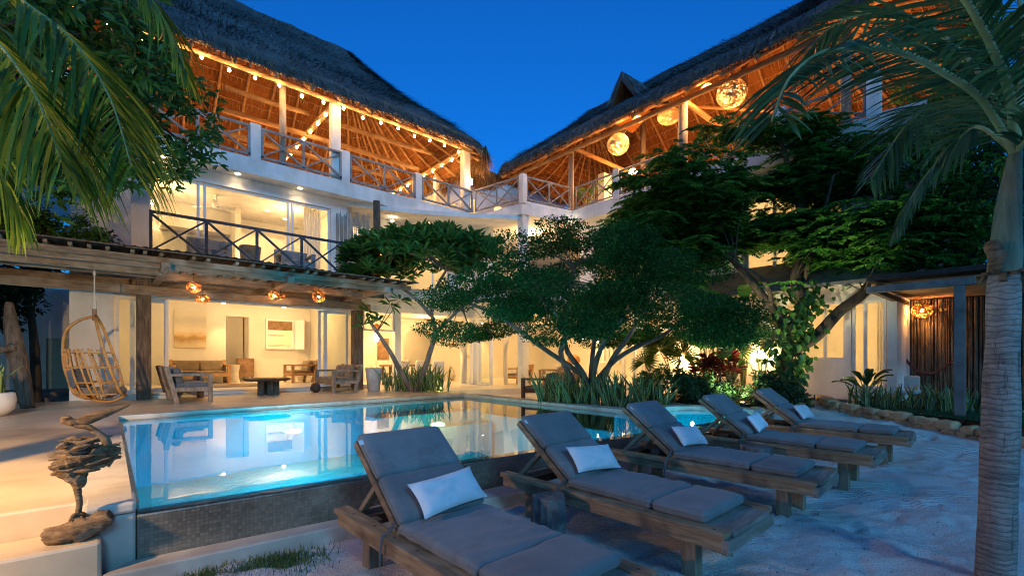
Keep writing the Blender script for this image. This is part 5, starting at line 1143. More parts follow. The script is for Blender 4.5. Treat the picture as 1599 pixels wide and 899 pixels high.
def limb(mb, pts, rad, n=8, amp=.12):
    c, r = cpath(pts, rad, 5); mb.tube(c, r, n); V = mb.V[-1]
    nn_ = np.array([noise.noise(Vector((q[0] * 5, q[1] * 5, q[2] * 5))) + .5 * noise.noise(Vector((q[0] * 14, q[1] * 14, q[2] * 14))) for q in V])
    mb.V[-1] = V + nn_[:, None] * amp * max(rad) * unit(V - V.mean(0))
def branchlets(mb, root, targets, r0, seed=0):
    rs = random.Random(seed)
    for t in targets:
        a, b = Vector(root), Vector(t); m = a.lerp(b, .55) + Vector((rs.uniform(-.15, .15), rs.uniform(-.15, .15), rs.uniform(-.02, .22))) * (b - a).length * .5
        limb(mb, [tuple(a), tuple(m), tuple(b)], [r0, r0 * .6, r0 * .22], 6)

# ---- umbrella tree with many small leaves
ut = thing('umbrella_tree', 'spreading umbrella shaped tree with tiny dark leaves, at the far pool edge above snake plants', 'tree', (7.9, 6.5, .3))
mb = MB(); B0 = (7.95, 6.45, .25)
hub = [((7.9, 6.5, .9), (7.3, 7.4, 1.7), (6.6, 8.0, 2.35), (5.9, 8.5, 2.7)), ((7.8, 6.5, 1.0), (7.6, 6.9, 1.7), (7.5, 6.7, 2.5), (7.2, 6.3, 3.3)), ((8.0, 6.35, .9), (8.5, 6.0, 1.5), (9.2, 5.4, 1.95), (9.8, 4.9, 2.6)),
       ((8.0, 6.5, .9), (8.2, 6.6, 1.6), (8.6, 6.8, 2.3), (9.2, 6.9, 3.1)), ((7.95, 6.4, 1.0), (7.9, 6.1, 1.7), (8.2, 5.7, 2.4), (8.4, 5.3, 3.2)), ((8.3, 6.2, 1.3), (8.7, 6.0, 1.9), (8.7, 5.6, 2.4), (9.0, 5.2, 3.0)), ((7.6, 7.0, 1.4), (7.3, 6.6, 1.95), (6.8, 6.5, 2.4), (6.2, 6.6, 2.8))]
for h in hub: limb(mb, [B0] + list(h), [.075, .062, .052, .036, .02], 9, .25)
rs = random.Random(2); blobs = []
def ut_top(x, y):
    d = math.hypot((x - 7.85) / 3.3, (y - 6.55) / 3.3); return 4.05 - 1.3 * d ** 2.2 + .55 * noise.noise(Vector((x * .9, y * .9, 3))), 2.35 - .35 * d + .2 * noise.noise(Vector((x, y, 8)))
for k in range(330):
    a = rs.uniform(0, 2 * math.pi); d = math.sqrt(rs.random()) * 3.25; x, y = 7.85 + d * math.cos(a), 6.55 + d * math.sin(a); zt, zb = ut_top(x, y); zb -= .15; zt -= .17 * max(0, .7525 * (x - 7.85) - .6586 * (y - 6.55)) + .08
    lo = d < 1.3 and rs.random() < .6
    lz = rs.choice((0, .42, .84, 1.26))
    blobs.append((x, y, max(zb, zt - lz) + rs.uniform(-.07, .07), rs.uniform(.2, .46))); continue
    blobs.append((x, y, rs.uniform(zb + (.6 if d < 1.6 else 0), max(zt, zb + .2)) if rs.random() < .45 else zt - rs.uniform(0, .35), rs.uniform(.16, .48)))
blobs = [b for b in blobs if noise.noise(Vector((b[0] * .9, b[1] * .9, b[2] * 1.4))) > -.12]
for b in blobs[::7]:
    h = min(hub, key=lambda q: (Vector(q[-1]) - Vector(b[:3])).length); branchlets(mb, h[-1] if rs.random() < .6 else h[-2], [b[:3]], .028, seed=int(b[0] * 100))
for b in blobs[::3]:
    h = min(hub, key=lambda q: (Vector(q[-1]) - Vector(b[:3])).length); branchlets(mb, h[-1], [b[:3]], .012, seed=int(b[1] * 100))
mb.build('trunk', M('brown_grey_bark', (.06, .045, .035), (.20, .16, .125), 6, (1, 1, .4), rough=.85, bump=.9, dist=.015), ut, smooth=True)
mb = MB()
for x, y, z, r in blobs:
    n_ = int(620 * (r / .35) ** 2); v = rdir(n_); rad = r * (.55 + .45 * rng.random((n_, 1))) ; p = np.array([x, y, z]) + v * rad * np.array([1.35, 1.35, .5])
    # keep ragged: drop leaves by noise
    dd = unit(v * .6 + rdir(n_) * .8 + np.array([0, 0, .1])); leaves(mb, p, dd, unit(rdir(n_) * .7 + np.array([0, 0, 1.0])), .034 + .032 * rng.random(n_), .010 + .009 * rng.random(n_))
mb.build('crown', g_small, ut)

# ---- frangipani
fr = thing('frangipani_tree', 'frangipani tree with big paddle leaves in rosettes, growing beside the terrace', 'tree', (6.5, 11.75, .48))
mb = MB(); F0 = (6.5, 11.6, .4)
arms = [[(6.2, 11.75, .95), (5.95, 12.0, 1.6), (5.65, 12.2, 2.15), (5.45, 12.3, 2.5)], [(6.7, 11.5, .95), (6.85, 11.4, 1.5), (6.95, 11.25, 2.15), (6.8, 11.2, 2.7)], [(6.95, 11.25, 2.1), (7.3, 10.9, 2.6), (7.7, 10.2, 3.3)], [(6.8, 11.2, 2.6), (6.3, 11.3, 3.1), (5.6, 11.8, 3.7)], [(6.8, 11.2, 2.6), (6.7, 10.9, 3.2), (6.9, 10.6, 3.8)]]
limb(mb, [F0] + arms[0], [.09, .075, .06, .05, .035]); limb(mb, [F0] + arms[1], [.10, .085, .075, .065, .05])
for a in arms[2:]: limb(mb, a, [.06, .045, .03])
tips = []
rs = random.Random(5)
for k in range(380):
    u = rs.uniform(-1, 1); v = rs.uniform(-1, 1)
    if u * u + v * v > 1: continue
    x = 6.45 + 2.15 * u * .76 + 1.0 * v * .65; y = 11.15 - 2.15 * u * .65 + 1.0 * v * .76; z = 3.72 + 1.02 * math.sqrt(max(0, 1 - u * u * .8 - v * v * .4)) + .12 * rs.uniform(-1, 1) - (.85 * rs.random() if rs.random() < .55 else 0) + .1 * u
    tips.append((x, y, z))
low = [(5.42, 12.3, 2.7), (5.65, 12.1, 2.45), (5.9, 11.9, 2.9), (6.15, 11.8, 3.05), (5.3, 12.3, 2.35)]
for t_ in tips[::7]:
    root = min([a[-1] for a in arms], key=lambda q: (Vector(q) - Vector(t_)).length); branchlets(mb, root, [t_], .028, seed=int(t_[0] * 50))
for t_ in low[2:4]: branchlets(mb, (5.65, 12.2, 2.15), [t_], .02)
mb.build('trunk', bark, fr, smooth=True)
def rosette(mb, c, n_, L, Wd, up=(0, 0, 1), spread=.55, m=0, fold=.25, droop=.18):
    a = rng.random(n_) * 6.28; el = np.clip(rng.normal(size=n_) * .35 + spread, -.3, 1.3); upv = unit(np.array(up, float)); X = unit(np.cross(upv, [.3, .8, .1])); Y = np.cross(upv, X)
    d = (np.cos(a)[:, None] * X + np.sin(a)[:, None] * Y) * np.cos(el)[:, None] + upv * np.sin(el)[:, None]
    nn_ = unit(upv - d * (d @ upv)[:, None] + rdir(n_) * .1); P = np.repeat(np.array([c], float), n_, 0) + d * .02
    leaves(mb, P, d, nn_, L * (.75 + .4 * rng.random(n_)), Wd * (.8 + .3 * rng.random(n_)), fold, droop, m, (.45, .80))
mb = MB()
for t_ in tips: rosette(mb, t_, 15, .33, .048, up=(rng.normal() * .25, rng.normal() * .25, 1))
for t_ in low: rosette(mb, t_, 12, .34, .052, up=(rng.normal() * .4 - .1, rng.normal() * .4 - .3, 1), spread=.3)
mb.build('crown', g_plum, fr)

# ---- flame tree with feathery leaves
ft = thing('flame_tree', 'tall flame tree with feathery leaves and some red flowers, before the right wing', 'tree', (12.1, 4.0, .4))
mb = MB(); T0 = (12.1, 4.05, .3)
fl = [[T0, (12.1, 4.0, 1.2), (12.2, 3.95, 2.0), (11.75, 4.35, 2.9), (11.2, 5.0, 4.0), (10.8, 6.0, 5.2)], [(12.2, 3.95, 1.9), (12.35, 3.7, 2.6), (12.1, 3.75, 3.3), (12.3, 3.6, 4.2), (12.0, 3.8, 5.6), (11.8, 4.0, 6.6)], [(12.1, 3.98, 1.5), (12.4, 3.45, 1.9), (12.6, 3.0, 2.5), (12.8, 2.6, 2.9), (12.9, 2.2, 3.8), (12.7, 1.8, 4.8)],
      [(12.3, 3.65, 3.2), (11.8, 3.2, 4.2), (11.3, 2.8, 5.2)], [(11.3, 4.8, 3.8), (10.8, 4.6, 4.8), (10.4, 4.4, 5.4)], [(11.9, 4.2, 2.6), (11.3, 4.1, 3.1), (10.6, 4.5, 3.6)]]
for k, a in enumerate(fl): limb(mb, a, [.15, .14, .12, .10, .07, .03][:len(a)] if k < 3 else [.06, .045, .02], 9, .18)
rs = random.Random(8); fp = []
def ftree_ok(x, y, z):
    Xc = .7525 * x - .6586 * y; Yc = .6586 * x + .7525 * y
    return Yc > 8.6
while len(fp) < 2400:
    u, v, w_ = rs.gauss(0, .48), rs.gauss(0, .48), rs.gauss(0, .45)
    if u * u + v * v + w_ * w_ > 1: continue
    x, y, z = 11.6 + 3.0 * u * .75 - 1.0 * v * .4, 4.1 - 3.1 * u * .66 + 1.9 * v * .75, 4.6 + 2.6 * w_
    if rs.random() < .3: x, y, z = 10.5 + 1.3 * u * 1.5, 5.9 + 1.5 * v * 1.5, 4.9 + .9 * w_ * 1.6
    elif rs.random() < .25: x, y, z = 12.7 + 1.3 * u * 1.5, 2.5 + 1.3 * v * 1.5, 4.3 + 1.5 * w_ * 1.4
    if z < 3.1 or not ftree_ok(x, y, z): continue
    if noise.noise(Vector((x * .6, y * .6, z * 1.3))) < -.08: continue
    fp.append((x, y, z))
for q in fp[::14]:
    root = min([p_ for a in fl for p_ in a[2:]], key=lambda r_: (Vector(r_) - Vector(q)).length + (2 if r_[2] > q[2] + .3 else 0)); branchlets(mb, root, [q], .012, seed=int(q[0] * 77))
mb.build('trunk', bark_dark, ft, smooth=True)
mb = MB()
def feather(mb, c, a, L, npair, pin, m=0, up0=.15, droop=.5):
    """bipinnate frond: rachis from c in direction a, pairs of narrow pinnae"""
    s = np.linspace(.12, 1, npair); d = np.array([math.cos(a), math.sin(a), 0]); sd = np.array([-math.sin(a), math.cos(a), 0])
    P = np.array(c)[None, :] + d * (s * L)[:, None] + np.array([0, 0, 1.0]) * (up0 * s - droop * s * s)[:, None] * L
    tl = pin * np.sin(np.pi * np.clip(s * .8 + .12, 0, 1)) ** .7
    for sg in (1, -1):
        dd = unit(sd * sg + d * .55 + np.array([0, 0, -.12]) + rng.normal(size=(npair, 3)) * .10); leaves(mb, P, dd, np.tile([0, 0, 1.0], (npair, 1)) + rng.normal(size=(npair, 3)) * .15, tl, np.full(npair, .021), .1, .2, m, (.25, .75))
for q in fp:
    k = rs.choice((2, 3, 3, 4)); a0 = rs.uniform(0, 6.28)
    for j in range(k): feather(mb, (q[0], q[1], q[2] + rs.uniform(-.03, .03)), a0 + j * 6.28 / k + rs.uniform(-.5, .5), rs.uniform(.34, .58), 13, rs.uniform(.12, .17), up0=rs.uniform(.0, .3), droop=rs.uniform(.25, .6))
mb.build('crown', g_feather, ft)
mb = MB()
for k in range(60):
    x, y, z = 9.95 + rs.gauss(0, .28), 5.35 + rs.gauss(0, .2), 5.35 + rs.gauss(0, .07); rosette(mb, (x, y, z), 6, .06, .022)
mb.build('red_flowers', red_flower, ft)

# ---- generic leafy crowns
def leafy(name, label, cat, base, trunk, crown_c, crown_r, nb, br, per, L, Wd, m_, tm=bark_dark, seed=1, whorl=0, cond=None, flat=.7, group=None, tr=.12):
    t = thing(name, label, cat, base, group); rs = random.Random(seed); mb = MB(); limb(mb, [base] + trunk, list(np.linspace(tr, tr * .35, len(trunk) + 1)), 9, .2); bl = []; tries = 0
    while len(bl) < nb and tries < nb * 30:
        tries += 1; v = Vector((rs.gauss(0, 1), rs.gauss(0, 1), rs.gauss(0, 1))).normalized() * rs.random() ** .4
        q = (crown_c[0] + v.x * crown_r[0], crown_c[1] + v.y * crown_r[1], crown_c[2] + v.z * crown_r[2])
        if noise.noise(Vector((q[0] * .7, q[1] * .7, q[2] * .9 + seed))) < -.15: continue
        if cond and not cond(*q): continue
        bl.append(q)
    for q in bl[::4]: branchlets(mb, trunk[-1] if rs.random() < .6 else trunk[-2], [q], .03 * crown_r[0] / 2, seed=int(q[0] * 91))
    mb.build('trunk', tm, t, smooth=True); mb = MB()
    for q in bl:
        if whorl:
            for j in range(per): rosette(mb, (q[0] + rs.gauss(0, br * .5), q[1] + rs.gauss(0, br * .5), q[2] + rs.gauss(0, br * .4)), whorl, L, Wd, up=(rs.gauss(0, .5), rs.gauss(0, .5), 1), spread=.1, droop=.35)
        else:
            v = rdir(per); p = np.array(q) + v * (br * (.4 + .6 * rng.random((per, 1)))) * np.array([1, 1, flat]); dd = unit(v + rdir(per) * .8 + np.array([0, 0, -.2]))
            leaves(mb, p, dd, unit(rdir(per) * .7 + np.array([0, 0, 1.0])), L * (.7 + .6 * rng.random(per)), Wd * (.7 + .5 * rng.random(per)))
    mb.build('crown', m_, t); return t
def behind(x, y, z):
    Xc = .7525 * x - .6586 * y; Yc = .6586 * x + .7525 * y; px = 800 + 720 * Xc / Yc; py = 560 - (z - 1.4) * 720 / Yc
    lim = 345 - max(0, (py - 210)) * .55 - max(0, 190 - py) * .75
    return Yc > 5 and px < lim and (z > 3.75 or y > 12.0)
leafy('mango_tree', 'dense broadleaf tree rising behind the palm fronds at the upper left, above the pergola', 'tree', (-3.6, 9.6, .48), [(-3.5, 9.6, 2.2), (-3.0, 9.6, 4.0), (-2.2, 9.8, 5.6)], (-1.4, 9.7, 6.4), (3.1, 2.4, 3.1), 640, .30, 5, .17, .026, g_mango, seed=4, whorl=8, cond=behind, tr=.2)
leafy('alley_tree', 'dark tree in the alley behind the hanging chair', 'tree', (-1.25, 15.0, .2), [(-1.25, 15.0, 1.2), (-1.3, 15.0, 2.2), (-1.4, 15.0, 3.0)], (-1.6, 15.0, 3.0), (1.0, .9, 1.25), 95, .24, 60, .11, .03, g_dark, seed=6, tr=.12, cond=lambda x, y, z: x < -.72)
leafy('far_left_tree', 'large dark tree at the far left behind the plank fence', 'tree', (-7, 16, 0), [(-7, 16, 2.5), (-6.6, 16, 4.5)], (-6, 16, 5), (4.2, 2.4, 3.6), 200, .5, 60, .2, .05, g_dark, seed=9, tr=.25)
leafy('roof_vine', 'dark leafy creeper spreading over the pergola roof at the left', 'plant', (-2.2, 12.2, 3.45), [(-2.2, 12.2, 3.5), (-1.2, 12.3, 3.65), (-.8, 12.3, 3.7)], (-2.4, 12.0, 3.85), (2.7, .8, .42), 150, .18, 60, .07, .024, g_mango, seed=12, tr=.02, cond=lambda x, y, z: x < .3 and z > 3.55)
leafy('far_right_tree', 'dark tree behind the cane pergola, left of the palm trunk', 'tree', (19, 2.5, .3), [(19, 2.2, 2.5), (18.8, 2, 5)], (18.5, 1.2, 5.2), (3.4, 2.8, 3.4), 230, .5, 60, .18, .045, g_dark, seed=14, tr=.2)
leafy('far_right_tree', 'dark tree seen between the palm fronds at the right edge', 'tree', (17, -4.5, .3), [(17, -4.4, 2.5), (17, -4.2, 4.5)], (16.5, -3.2, 5.0), (3.6, 2.8, 3.8), 240, .5, 60, .18, .045, g_dark, seed=15, tr=.2)
leafy('backdrop_tree', 'dark tree in front of the end of the right wing, under the palm crown', 'tree', (14.6, -.9, .3), [(14.6, -.8, 3), (14.0, 0, 4.8)], (13.2, .9, 5.6), (2.0, 1.9, 2.4), 200, .36, 60, .13, .03, g_feather, seed=18, tr=.14, cond=lambda x, y, z: z > 3.3)
# shrubs in front of the garden wall
random.seed(21)
sh = [((9.3, 5.35), .5, 'leafy shrub at the left end of the garden bed beside the sand path', g_shrub), ((10.0, 5.0), .45, 'low dark shrub in the garden bed behind the grey step', g_shrub), ((10.6, 4.75), .5, 'dark shrub in the garden bed below the red cordylines', g_shrub),
      ((11.0, 4.2), .45, 'low shrub in the garden bed in front of the second wall lantern', g_shrub), ((11.5, 3.75), .5, 'dense dark shrub below the flame tree trunk', g_shrub), ((12.0, 3.35), .42, 'dark shrub at the right end of the garden bed', g_shrub), ((9.7, 5.9), .7, 'yellow green croton bush lit by the garden room', g_ban)]
for k, ((x, y), r, lab, m_) in enumerate(sh):
    leafy('shrub', lab, 'shrub', (x, y, .25), [(x, y, .4), (x + .05, y, .6)], (x, y, .30 + r * .8), (r * 1.1, r * 1.0, r * .85), 26, .17, 70, .09, .024, m_, seed=30 + k, tr=.02, group='shrubs in the garden bed')
# sword plants
def blade_plant(name, label, cat, pts, hgt, wd, tilt=.2, group=None, var=.3, mats=None, z0=None):
    t_base = (pts[0][0], pts[0][1], z0 if z0 is not None else .3); t = thing(name, label, cat, t_base, group); mb = MB()
    for (x, y) in pts:
        h = hgt * random.uniform(1 - var, 1 + var * .6); a = random.uniform(0, 6.28); tl = random.uniform(0, tilt); w_ = wd * random.uniform(.75, 1.2); tw = random.uniform(-1.2, 1.2); ta = random.uniform(0, 6.28); rows = []
        for k in range(6):
            s = k / 5; ww = w_ * (math.sin(min(1, s * 1.5 + .25) * math.pi / 2)) * (1 - s ** 3) + .002; aa = a + tw * s; c = Vector((x + math.cos(ta) * tl * h * s ** 1.5, y + math.sin(ta) * tl * h * s ** 1.5, t_base[2] + h * s - .03)); sd = Vector((math.cos(aa), math.sin(aa), 0)); nn_ = Vector((-sd.y, sd.x, 0))
            rows.append([tuple(c - sd * ww), tuple(c - sd * ww * .68 - nn_ * ww * .2), tuple(c + sd * ww * .68 - nn_ * ww * .2), tuple(c + sd * ww)])
        g = np.array(rows); mb.grid(g[:, :2], 1); mb.grid(g[:, 1:3], 0); mb.grid(g[:, 2:], 1)
    mb.build('leaves', mats or [g_snake, g_snakey], t); return t
def scatter(poly_c, rx, ry, ang, n_):
    o = []
    while len(o) < n_:
        u, v = random.uniform(-1, 1), random.uniform(-1, 1)
        if u * u + v * v < 1: o.append((poly_c[0] + u * rx * math.cos(ang) - v * ry * math.sin(ang), poly_c[1] + u * rx * math.sin(ang) + v * ry * math.cos(ang)))
    return o
blade_plant('snake_plants', 'clump of striped snake plants at the pool edge around the umbrella tree trunk', 'plant', scatter((7.75, 6.1), 1.35, .42, R(118), 270), .78, .030, .75)
blade_plant('snake_plants', 'clump of snake plants around the frangipani trunk beside the tall planter', 'plant', scatter((6.65, 11.7), .95, .3, R(-45), 150), .72, .032, .7, z0=.48)
blade_plant('potted_snake_plant', 'yellow striped snake plant growing in the round white pot', 'plant', scatter((-1.42, 11.0), .16, .16, 0, 34), .50, .028, 1.0, z0=.86, mats=[g_snakey, g_palm])
for k, ((x, y), rx, n_, lab) in enumerate([((11.9, 2.2), .5, 60, 'clump of sword shaped plants at the corner of the stone border'), ((11.9, 1.3), .5, 60, 'clump of sword shaped plants in the middle of the bed behind the stone border'), ((12.4, .6), .5, 50, 'clump of striped sword plants beside the concrete pergola post')]):
    blade_plant('sword_plants', lab, 'plant', scatter((x, y), rx, .3, R(100), n_), .50, .03, .9, 'sword plants behind the stone border', z0=.4)
# fan palms
def fan_palm(label, x, y, z, heads, m_=g_palmd, group='fan palms in the garden bed', name='fan_palm'):
    t = thing(name, label, 'palm', (x, y, z), group); ms = MB(); ml = MB()
    for hx, hy, hz, r in heads:
        c = np.array([x + hx, y + hy, z + hz]); limb(ms, [(x, y, z), (x + hx * .4, y + hy * .4, z + hz * .65), tuple(c)], [.022, .016, .01], 6, 0)
        ax = unit(np.array([hx * .8 - .5, hy * .8 - .5, .55 + .3 * random.random()])); X = unit(np.cross(ax, [0, 0, 1])); Y = np.cross(ax, X); n_ = 26; a = np.linspace(-2.5, 2.5, n_) + math.pi / 2
        if Y[2] < 0: Y = -Y
        d = np.cos(a)[:, None] * X + np.sin(a)[:, None] * Y + ax * .15; leaves(ml, np.repeat(c[None], n_, 0), d, np.repeat(ax[None], n_, 0), r * (.85 + .2 * rng.random(n_)), np.full(n_, r * .038), .5, .12, wide=(.45, .75))
    ms.build('stems', palm_stem, t, smooth=True); ml.build('fans', m_, t)
fan_palm('fan palm at the left end of the garden bed beside the open garden room', 10.6, 6.0, .3, [(-.3, .2, 1.3, .55), (.1, .4, 1.5, .55), (-.1, -.3, 1.15, .5), (.45, -.1, 1.55, .55), (-.5, .5, 1.0, .45)], g_palm)
fan_palm('tall fan palm in the middle of the garden bed behind the red cordylines', 11.7, 5.4, .3, [(-.2, .2, 2.2, .65), (.3, -.2, 2.0, .65), (.1, .5, 2.4, .7), (-.3, -.4, 1.7, .6), (.4, .2, 2.6, .7)])
fan_palm('dark fan palm beside the flame tree trunk', 11.7, 4.35, .35, [(-.15, .15, 1.75, .62), (-.2, -.35, 1.45, .6), (.2, .1, 2.0, .6), (-.4, .4, 1.3, .5)])
def big_leaf(label, x, y, z, lst, m_, name='broad_leaf_plant', cat='plant', group=None, w_=.13, L=.6):
    t = thing(name, label, cat, (x, y, z), group); ms = MB(); ml = MB()
    for hx, hy, hz in lst:
        c = (x + hx, y + hy, z + hz); limb(ms, [(x, y, z), (x + hx * .3, y + hy * .3, z + hz * .6), c], [.02, .014, .008], 5, 0); d = unit(np.array([[hx * 1.0, hy * 1.0, hz * .35]])); P0 = np.array(c)
        n_ = 9; s = np.linspace(0, 1, n_); up = np.array([0, 0, 1.0]); sd = unit(np.cross(d[0], up)); cen = P0 + d[0] * (s * L)[:, None] + up * (.12 * s - .5 * s * s)[:, None] * L; wv = w_ * np.sin(np.pi * (s * .93 + .035)) ** .7
        g = np.stack([cen - sd * wv[:, None] + up * .03, cen, cen + sd * wv[:, None] + up * .03], 1); ml.grid(g)
    ms.build('stems', palm_stem, t, smooth=True); ml.build('leaves', m_, t, smooth=True)
rs = random.Random(40)
def ring_l(n_, r, h): return [(r * math.cos(k * 6.28 / n_ + rs.uniform(-.3, .3)) * rs.uniform(.5, 1.1), r * math.sin(k * 6.28 / n_ + rs.uniform(-.3, .3)) * rs.uniform(.5, 1.1), h * rs.uniform(.65, 1.15)) for k in range(n_)]
big_leaf('tall broad leafed plant with long stems against the garden wall, left of the second lantern', 12.2, 5.9, .3, ring_l(11, .7, 2.1), g_ban, w_=.16, L=.75)
big_leaf('tall broad leafed plant behind the fan palms under the awning', 12.5, 5.1, .3, ring_l(10, .6, 2.4), g_mango, w_=.17, L=.75)
big_leaf('variegated leafy plant glowing yellow green beside the second wall lantern', 11.5, 5.0, .3, ring_l(16, .35, 1.0), g_poth, w_=.09, L=.3)
big_leaf('dark glossy rosette plant in front of the white garden door', 11.75, 2.35, .4, ring_l(13, .22, .55), g_shrub, w_=.08, L=.42)
big_leaf('broad leafed plant in the roof terrace corner by the white block', 13.6, 11.2, 6.6, ring_l(9, .35, 1.15), g_ban, w_=.15, L=.5)
for k, (x, y, lab) in enumerate([(11.4, 5.6, 'red cordyline in the garden bed, the left one of three'), (11.2, 5.1, 'red cordyline in the middle of the garden bed below the lanterns'), (11.9, 5.2, 'red cordyline against the garden wall, the right one of three')]):
    t = thing('red_cordyline', lab, 'plant', (x, y, .3), 'red cordylines in the garden bed'); mb = MB()
    for j in range(7):
        cx_, cy_, h = x + rs.gauss(0, .16), y + rs.gauss(0, .16), rs.uniform(.6, 1.2); rosette(mb, (cx_, cy_, .3 + h), 13, .28, .026, spread=.45, droop=.3)
    mb.build('leaves', g_red, t); mb = MB(); mb.tube([(x, y, .3), (x, y, 1.2)], .02, 5); mb.build('stem', bark, t)
# pothos climbing the flame tree trunk
pv = thing('climbing_pothos', 'glossy pothos vine with heart shaped leaves climbing the flame tree trunk', 'plant', (12.05, 4.0, .4)); mb = MB()
n_ = 520; h = rng.random(n_); a = rng.random(n_) * 6.28; p = np.stack([12.05 + .06 * h + (.17 + .1 * rng.random(n_)) * np.cos(a) - .15 * np.sin(h * 5), 3.9 - .25 * h + (.17 + .1 * rng.random(n_)) * np.sin(a), .5 + 2.7 * h], 1)
p[:, 0] += .25 * rng.normal(size=n_) * (.4 + .5 * (h > .3)); p[:, 1] += .25 * rng.normal(size=n_) * (.4 + .5 * (h > .3))
dd = unit(np.stack([-.5 + .5 * rng.normal(size=n_), -.4 + .5 * rng.normal(size=n_), -1 + .3 * rng.normal(size=n_)], 1)); leaves(mb, p, dd, unit(np.array([-.8, -.5, .5]) + rdir(n_) * .4), .10 + .11 * rng.random(n_), .038 + .034 * rng.random(n_), .12, .2, wide=(.22, .6)); mb.build('leaves', g_poth, pv)
mb = MB()
for k in range(5): mb.tube(curve2([(12.05, 3.9, .4), (12.2 + .1 * rs.gauss(0, 1), 3.8, 1.2), (12.15, 3.75 + .1 * rs.gauss(0, 1), 2.2), (12.3, 3.6, 3.1)], 4), .01, 5)
mb.build('stems', bark, pv)

# ---- palms
def frond(mbs, mbl, pts, rad, leaf_L, n_, droop=.5, wd=.016, spread=.8, both=(1, -1), jit=.1, start=.1):
    c = np.array(curve2(pts, 8)); mbs.tube([tuple(q) for q in c], list(np.linspace(rad, rad * .25, len(c))), 7)
    s = np.linspace(start, .99, n_); idx = s * (len(c) - 1); i0 = np.floor(idx).astype(int).clip(0, len(c) - 2); f = (idx - i0)[:, None]; P = c[i0] * (1 - f) + c[i0 + 1] * f; T = unit(c[i0 + 1] - c[i0]); up = np.array([0, 0, 1.0])
    side = unit(np.cross(T, up)); L = leaf_L * (np.sin(np.pi * np.clip(s * .85 + .1, 0, 1)) ** .6) * (.85 + .3 * rng.random(n_))
    for sg in both:
        d = unit(side * sg * spread + T * .75 + up * (-.15) + rng.normal(size=(n_, 3)) * jit); cur = P.copy(); K = 6; wprof = [.25, .9, 1, .8, .45, .04]; nn_ = unit(np.cross(d, np.cross(up, d)) + rng.normal(size=(n_, 3)) * .25); rows = []
        for k in range(K):
            sd = unit(np.cross(d, nn_)) * (wd * wprof[k]); rows.append(np.stack([cur - sd, cur + sd], 1))
            cur = cur + d * (L / (K - 1))[:, None]; d = unit(d + np.array([0, 0, -1.0]) * (droop * (.12 + .5 * k / K) * (.7 + .6 * rng.random(n_)))[:, None]); nn_ = unit(nn_ - d * np.sum(nn_ * d, 1)[:, None])
        Gd = np.stack(rows, 1)                     # n,K,2,3
        base = mbl.n; mbl.V.append(Gd.reshape(-1, 3)); mbl.n += n_ * K * 2; b = (np.arange(n_) * K * 2)[:, None] + (np.arange(K - 1) * 2)[None, :] + base; b = b.ravel()
        mbl.F.extend(map(tuple, np.stack([b, b + 1, b + 3, b + 2], 1).tolist())); mbl.M.extend([0] * len(b))
def camp(px, py, Y): X = (px - 799.5) / 720 * Y; return (.7525 * X + .6586 * Y, -.6586 * X + .7525 * Y, 1.4 - (py - 560) * Y / 720)
# right palm, close to the camera
rp = thing('coconut_palm', 'palm with a ringed grey trunk and arching fronds close to the camera at the right', 'palm', (4.2, .17, 0)); mb = MB(); prof = []
zs = np.arange(-.1, 1.93, .012); r0 = .081 + .013 * np.exp(-zs * 2.2) + .004 * np.sin(zs * 2); ctr = np.stack([4.2 + .02 * zs, .18 - .02 * zs, zs], 1); rr_l = r0 * (1 + .005 * (np.sin(zs * 150 + 5 * np.sin(zs * 5)) > .6) + .002 * rng.normal(size=len(zs)))
mb.tube([tuple(q) for q in ctr], list(rr_l), 40); V = mb.V[-1]; mb.V[-1] = V + np.array([[noise.noise(Vector((q[0] * 9, q[1] * 9, q[2] * 3))) * .008, noise.noise(Vector((q[0] * 9, q[1] * 9, q[2] * 3 + 9))) * .008, 0] for q in V])
pb = NT('ringed_palm_bark'); v_ = pb.coord(scale=(1, 1, 7)); v2 = pb.coord(); wv = pb.n('TexWave', wave_type='BANDS', bands_direction='Z'); wv.inputs['Scale'].default_value = 9; wv.inputs['Distortion'].default_value = 7; wv.inputs['Detail'].default_value = 4; pb.l(v2, wv.inputs[0])
c_ = pb.ramp(pb.noise(v_, 7, 6, .7), [(.3, (.10, .09, .08)), (.55, (.24, .225, .20)), (.8, (.42, .40, .36))]); c_ = pb.mix(pb.ramp(pb.noise(pb.coord(scale=(1, 1, .5)), 4, 6, .75), [(.45, (0, 0, 0)), (.62, (.8, .8, .8))]), c_, (.36, .34, .30)); c_ = pb.mix(pb.ramp(pb.noise(pb.coord(scale=(9, 9, 1)), 3, 5, .7), [(.60, (0, 0, 0)), (.68, (.8, .8, .8))]), c_, (.05, .042, .036)); pb.col(pb.mix(pb.ramp(wv.outputs[0], [(.05, (.55, .55, .55)), (.2, (0, 0, 0))]), c_, (.06, .05, .04))).rough(.85); pb.bump(pb.mix(.65, wv.outputs[0], pb.noise(v_, 24, 6, .75)), .7, .010)
mb.build('trunk', pb.m, rp, smooth=True)
mb = MB(); c, r = cpath([camp(1568, 428, 2.9), camp(1570, 395, 2.9), camp(1574, 330, 2.9), camp(1581, 270, 2.9), camp(1586, 235, 2.9)], [.080, .077, .062, .042, .030], 8); mb.tube(c, r, 26)
shaft = M('crownshaft_sheath', (.08, .12, .075), (.22, .26, .18), 3.5, (6, 6, .6), rough=.55, bump=.6, stain=((.26, .18, .12), 2.4)); mb.build('crownshaft', shaft, rp, smooth=True)
mb = MB(); c, r = cpath([camp(1553, 420, 2.84), camp(1556, 400, 2.80), camp(1549, 385, 2.80), camp(1558, 378, 2.82)], [.03, .045, .04, .012]); wob(mb, c, r, 10, .3)
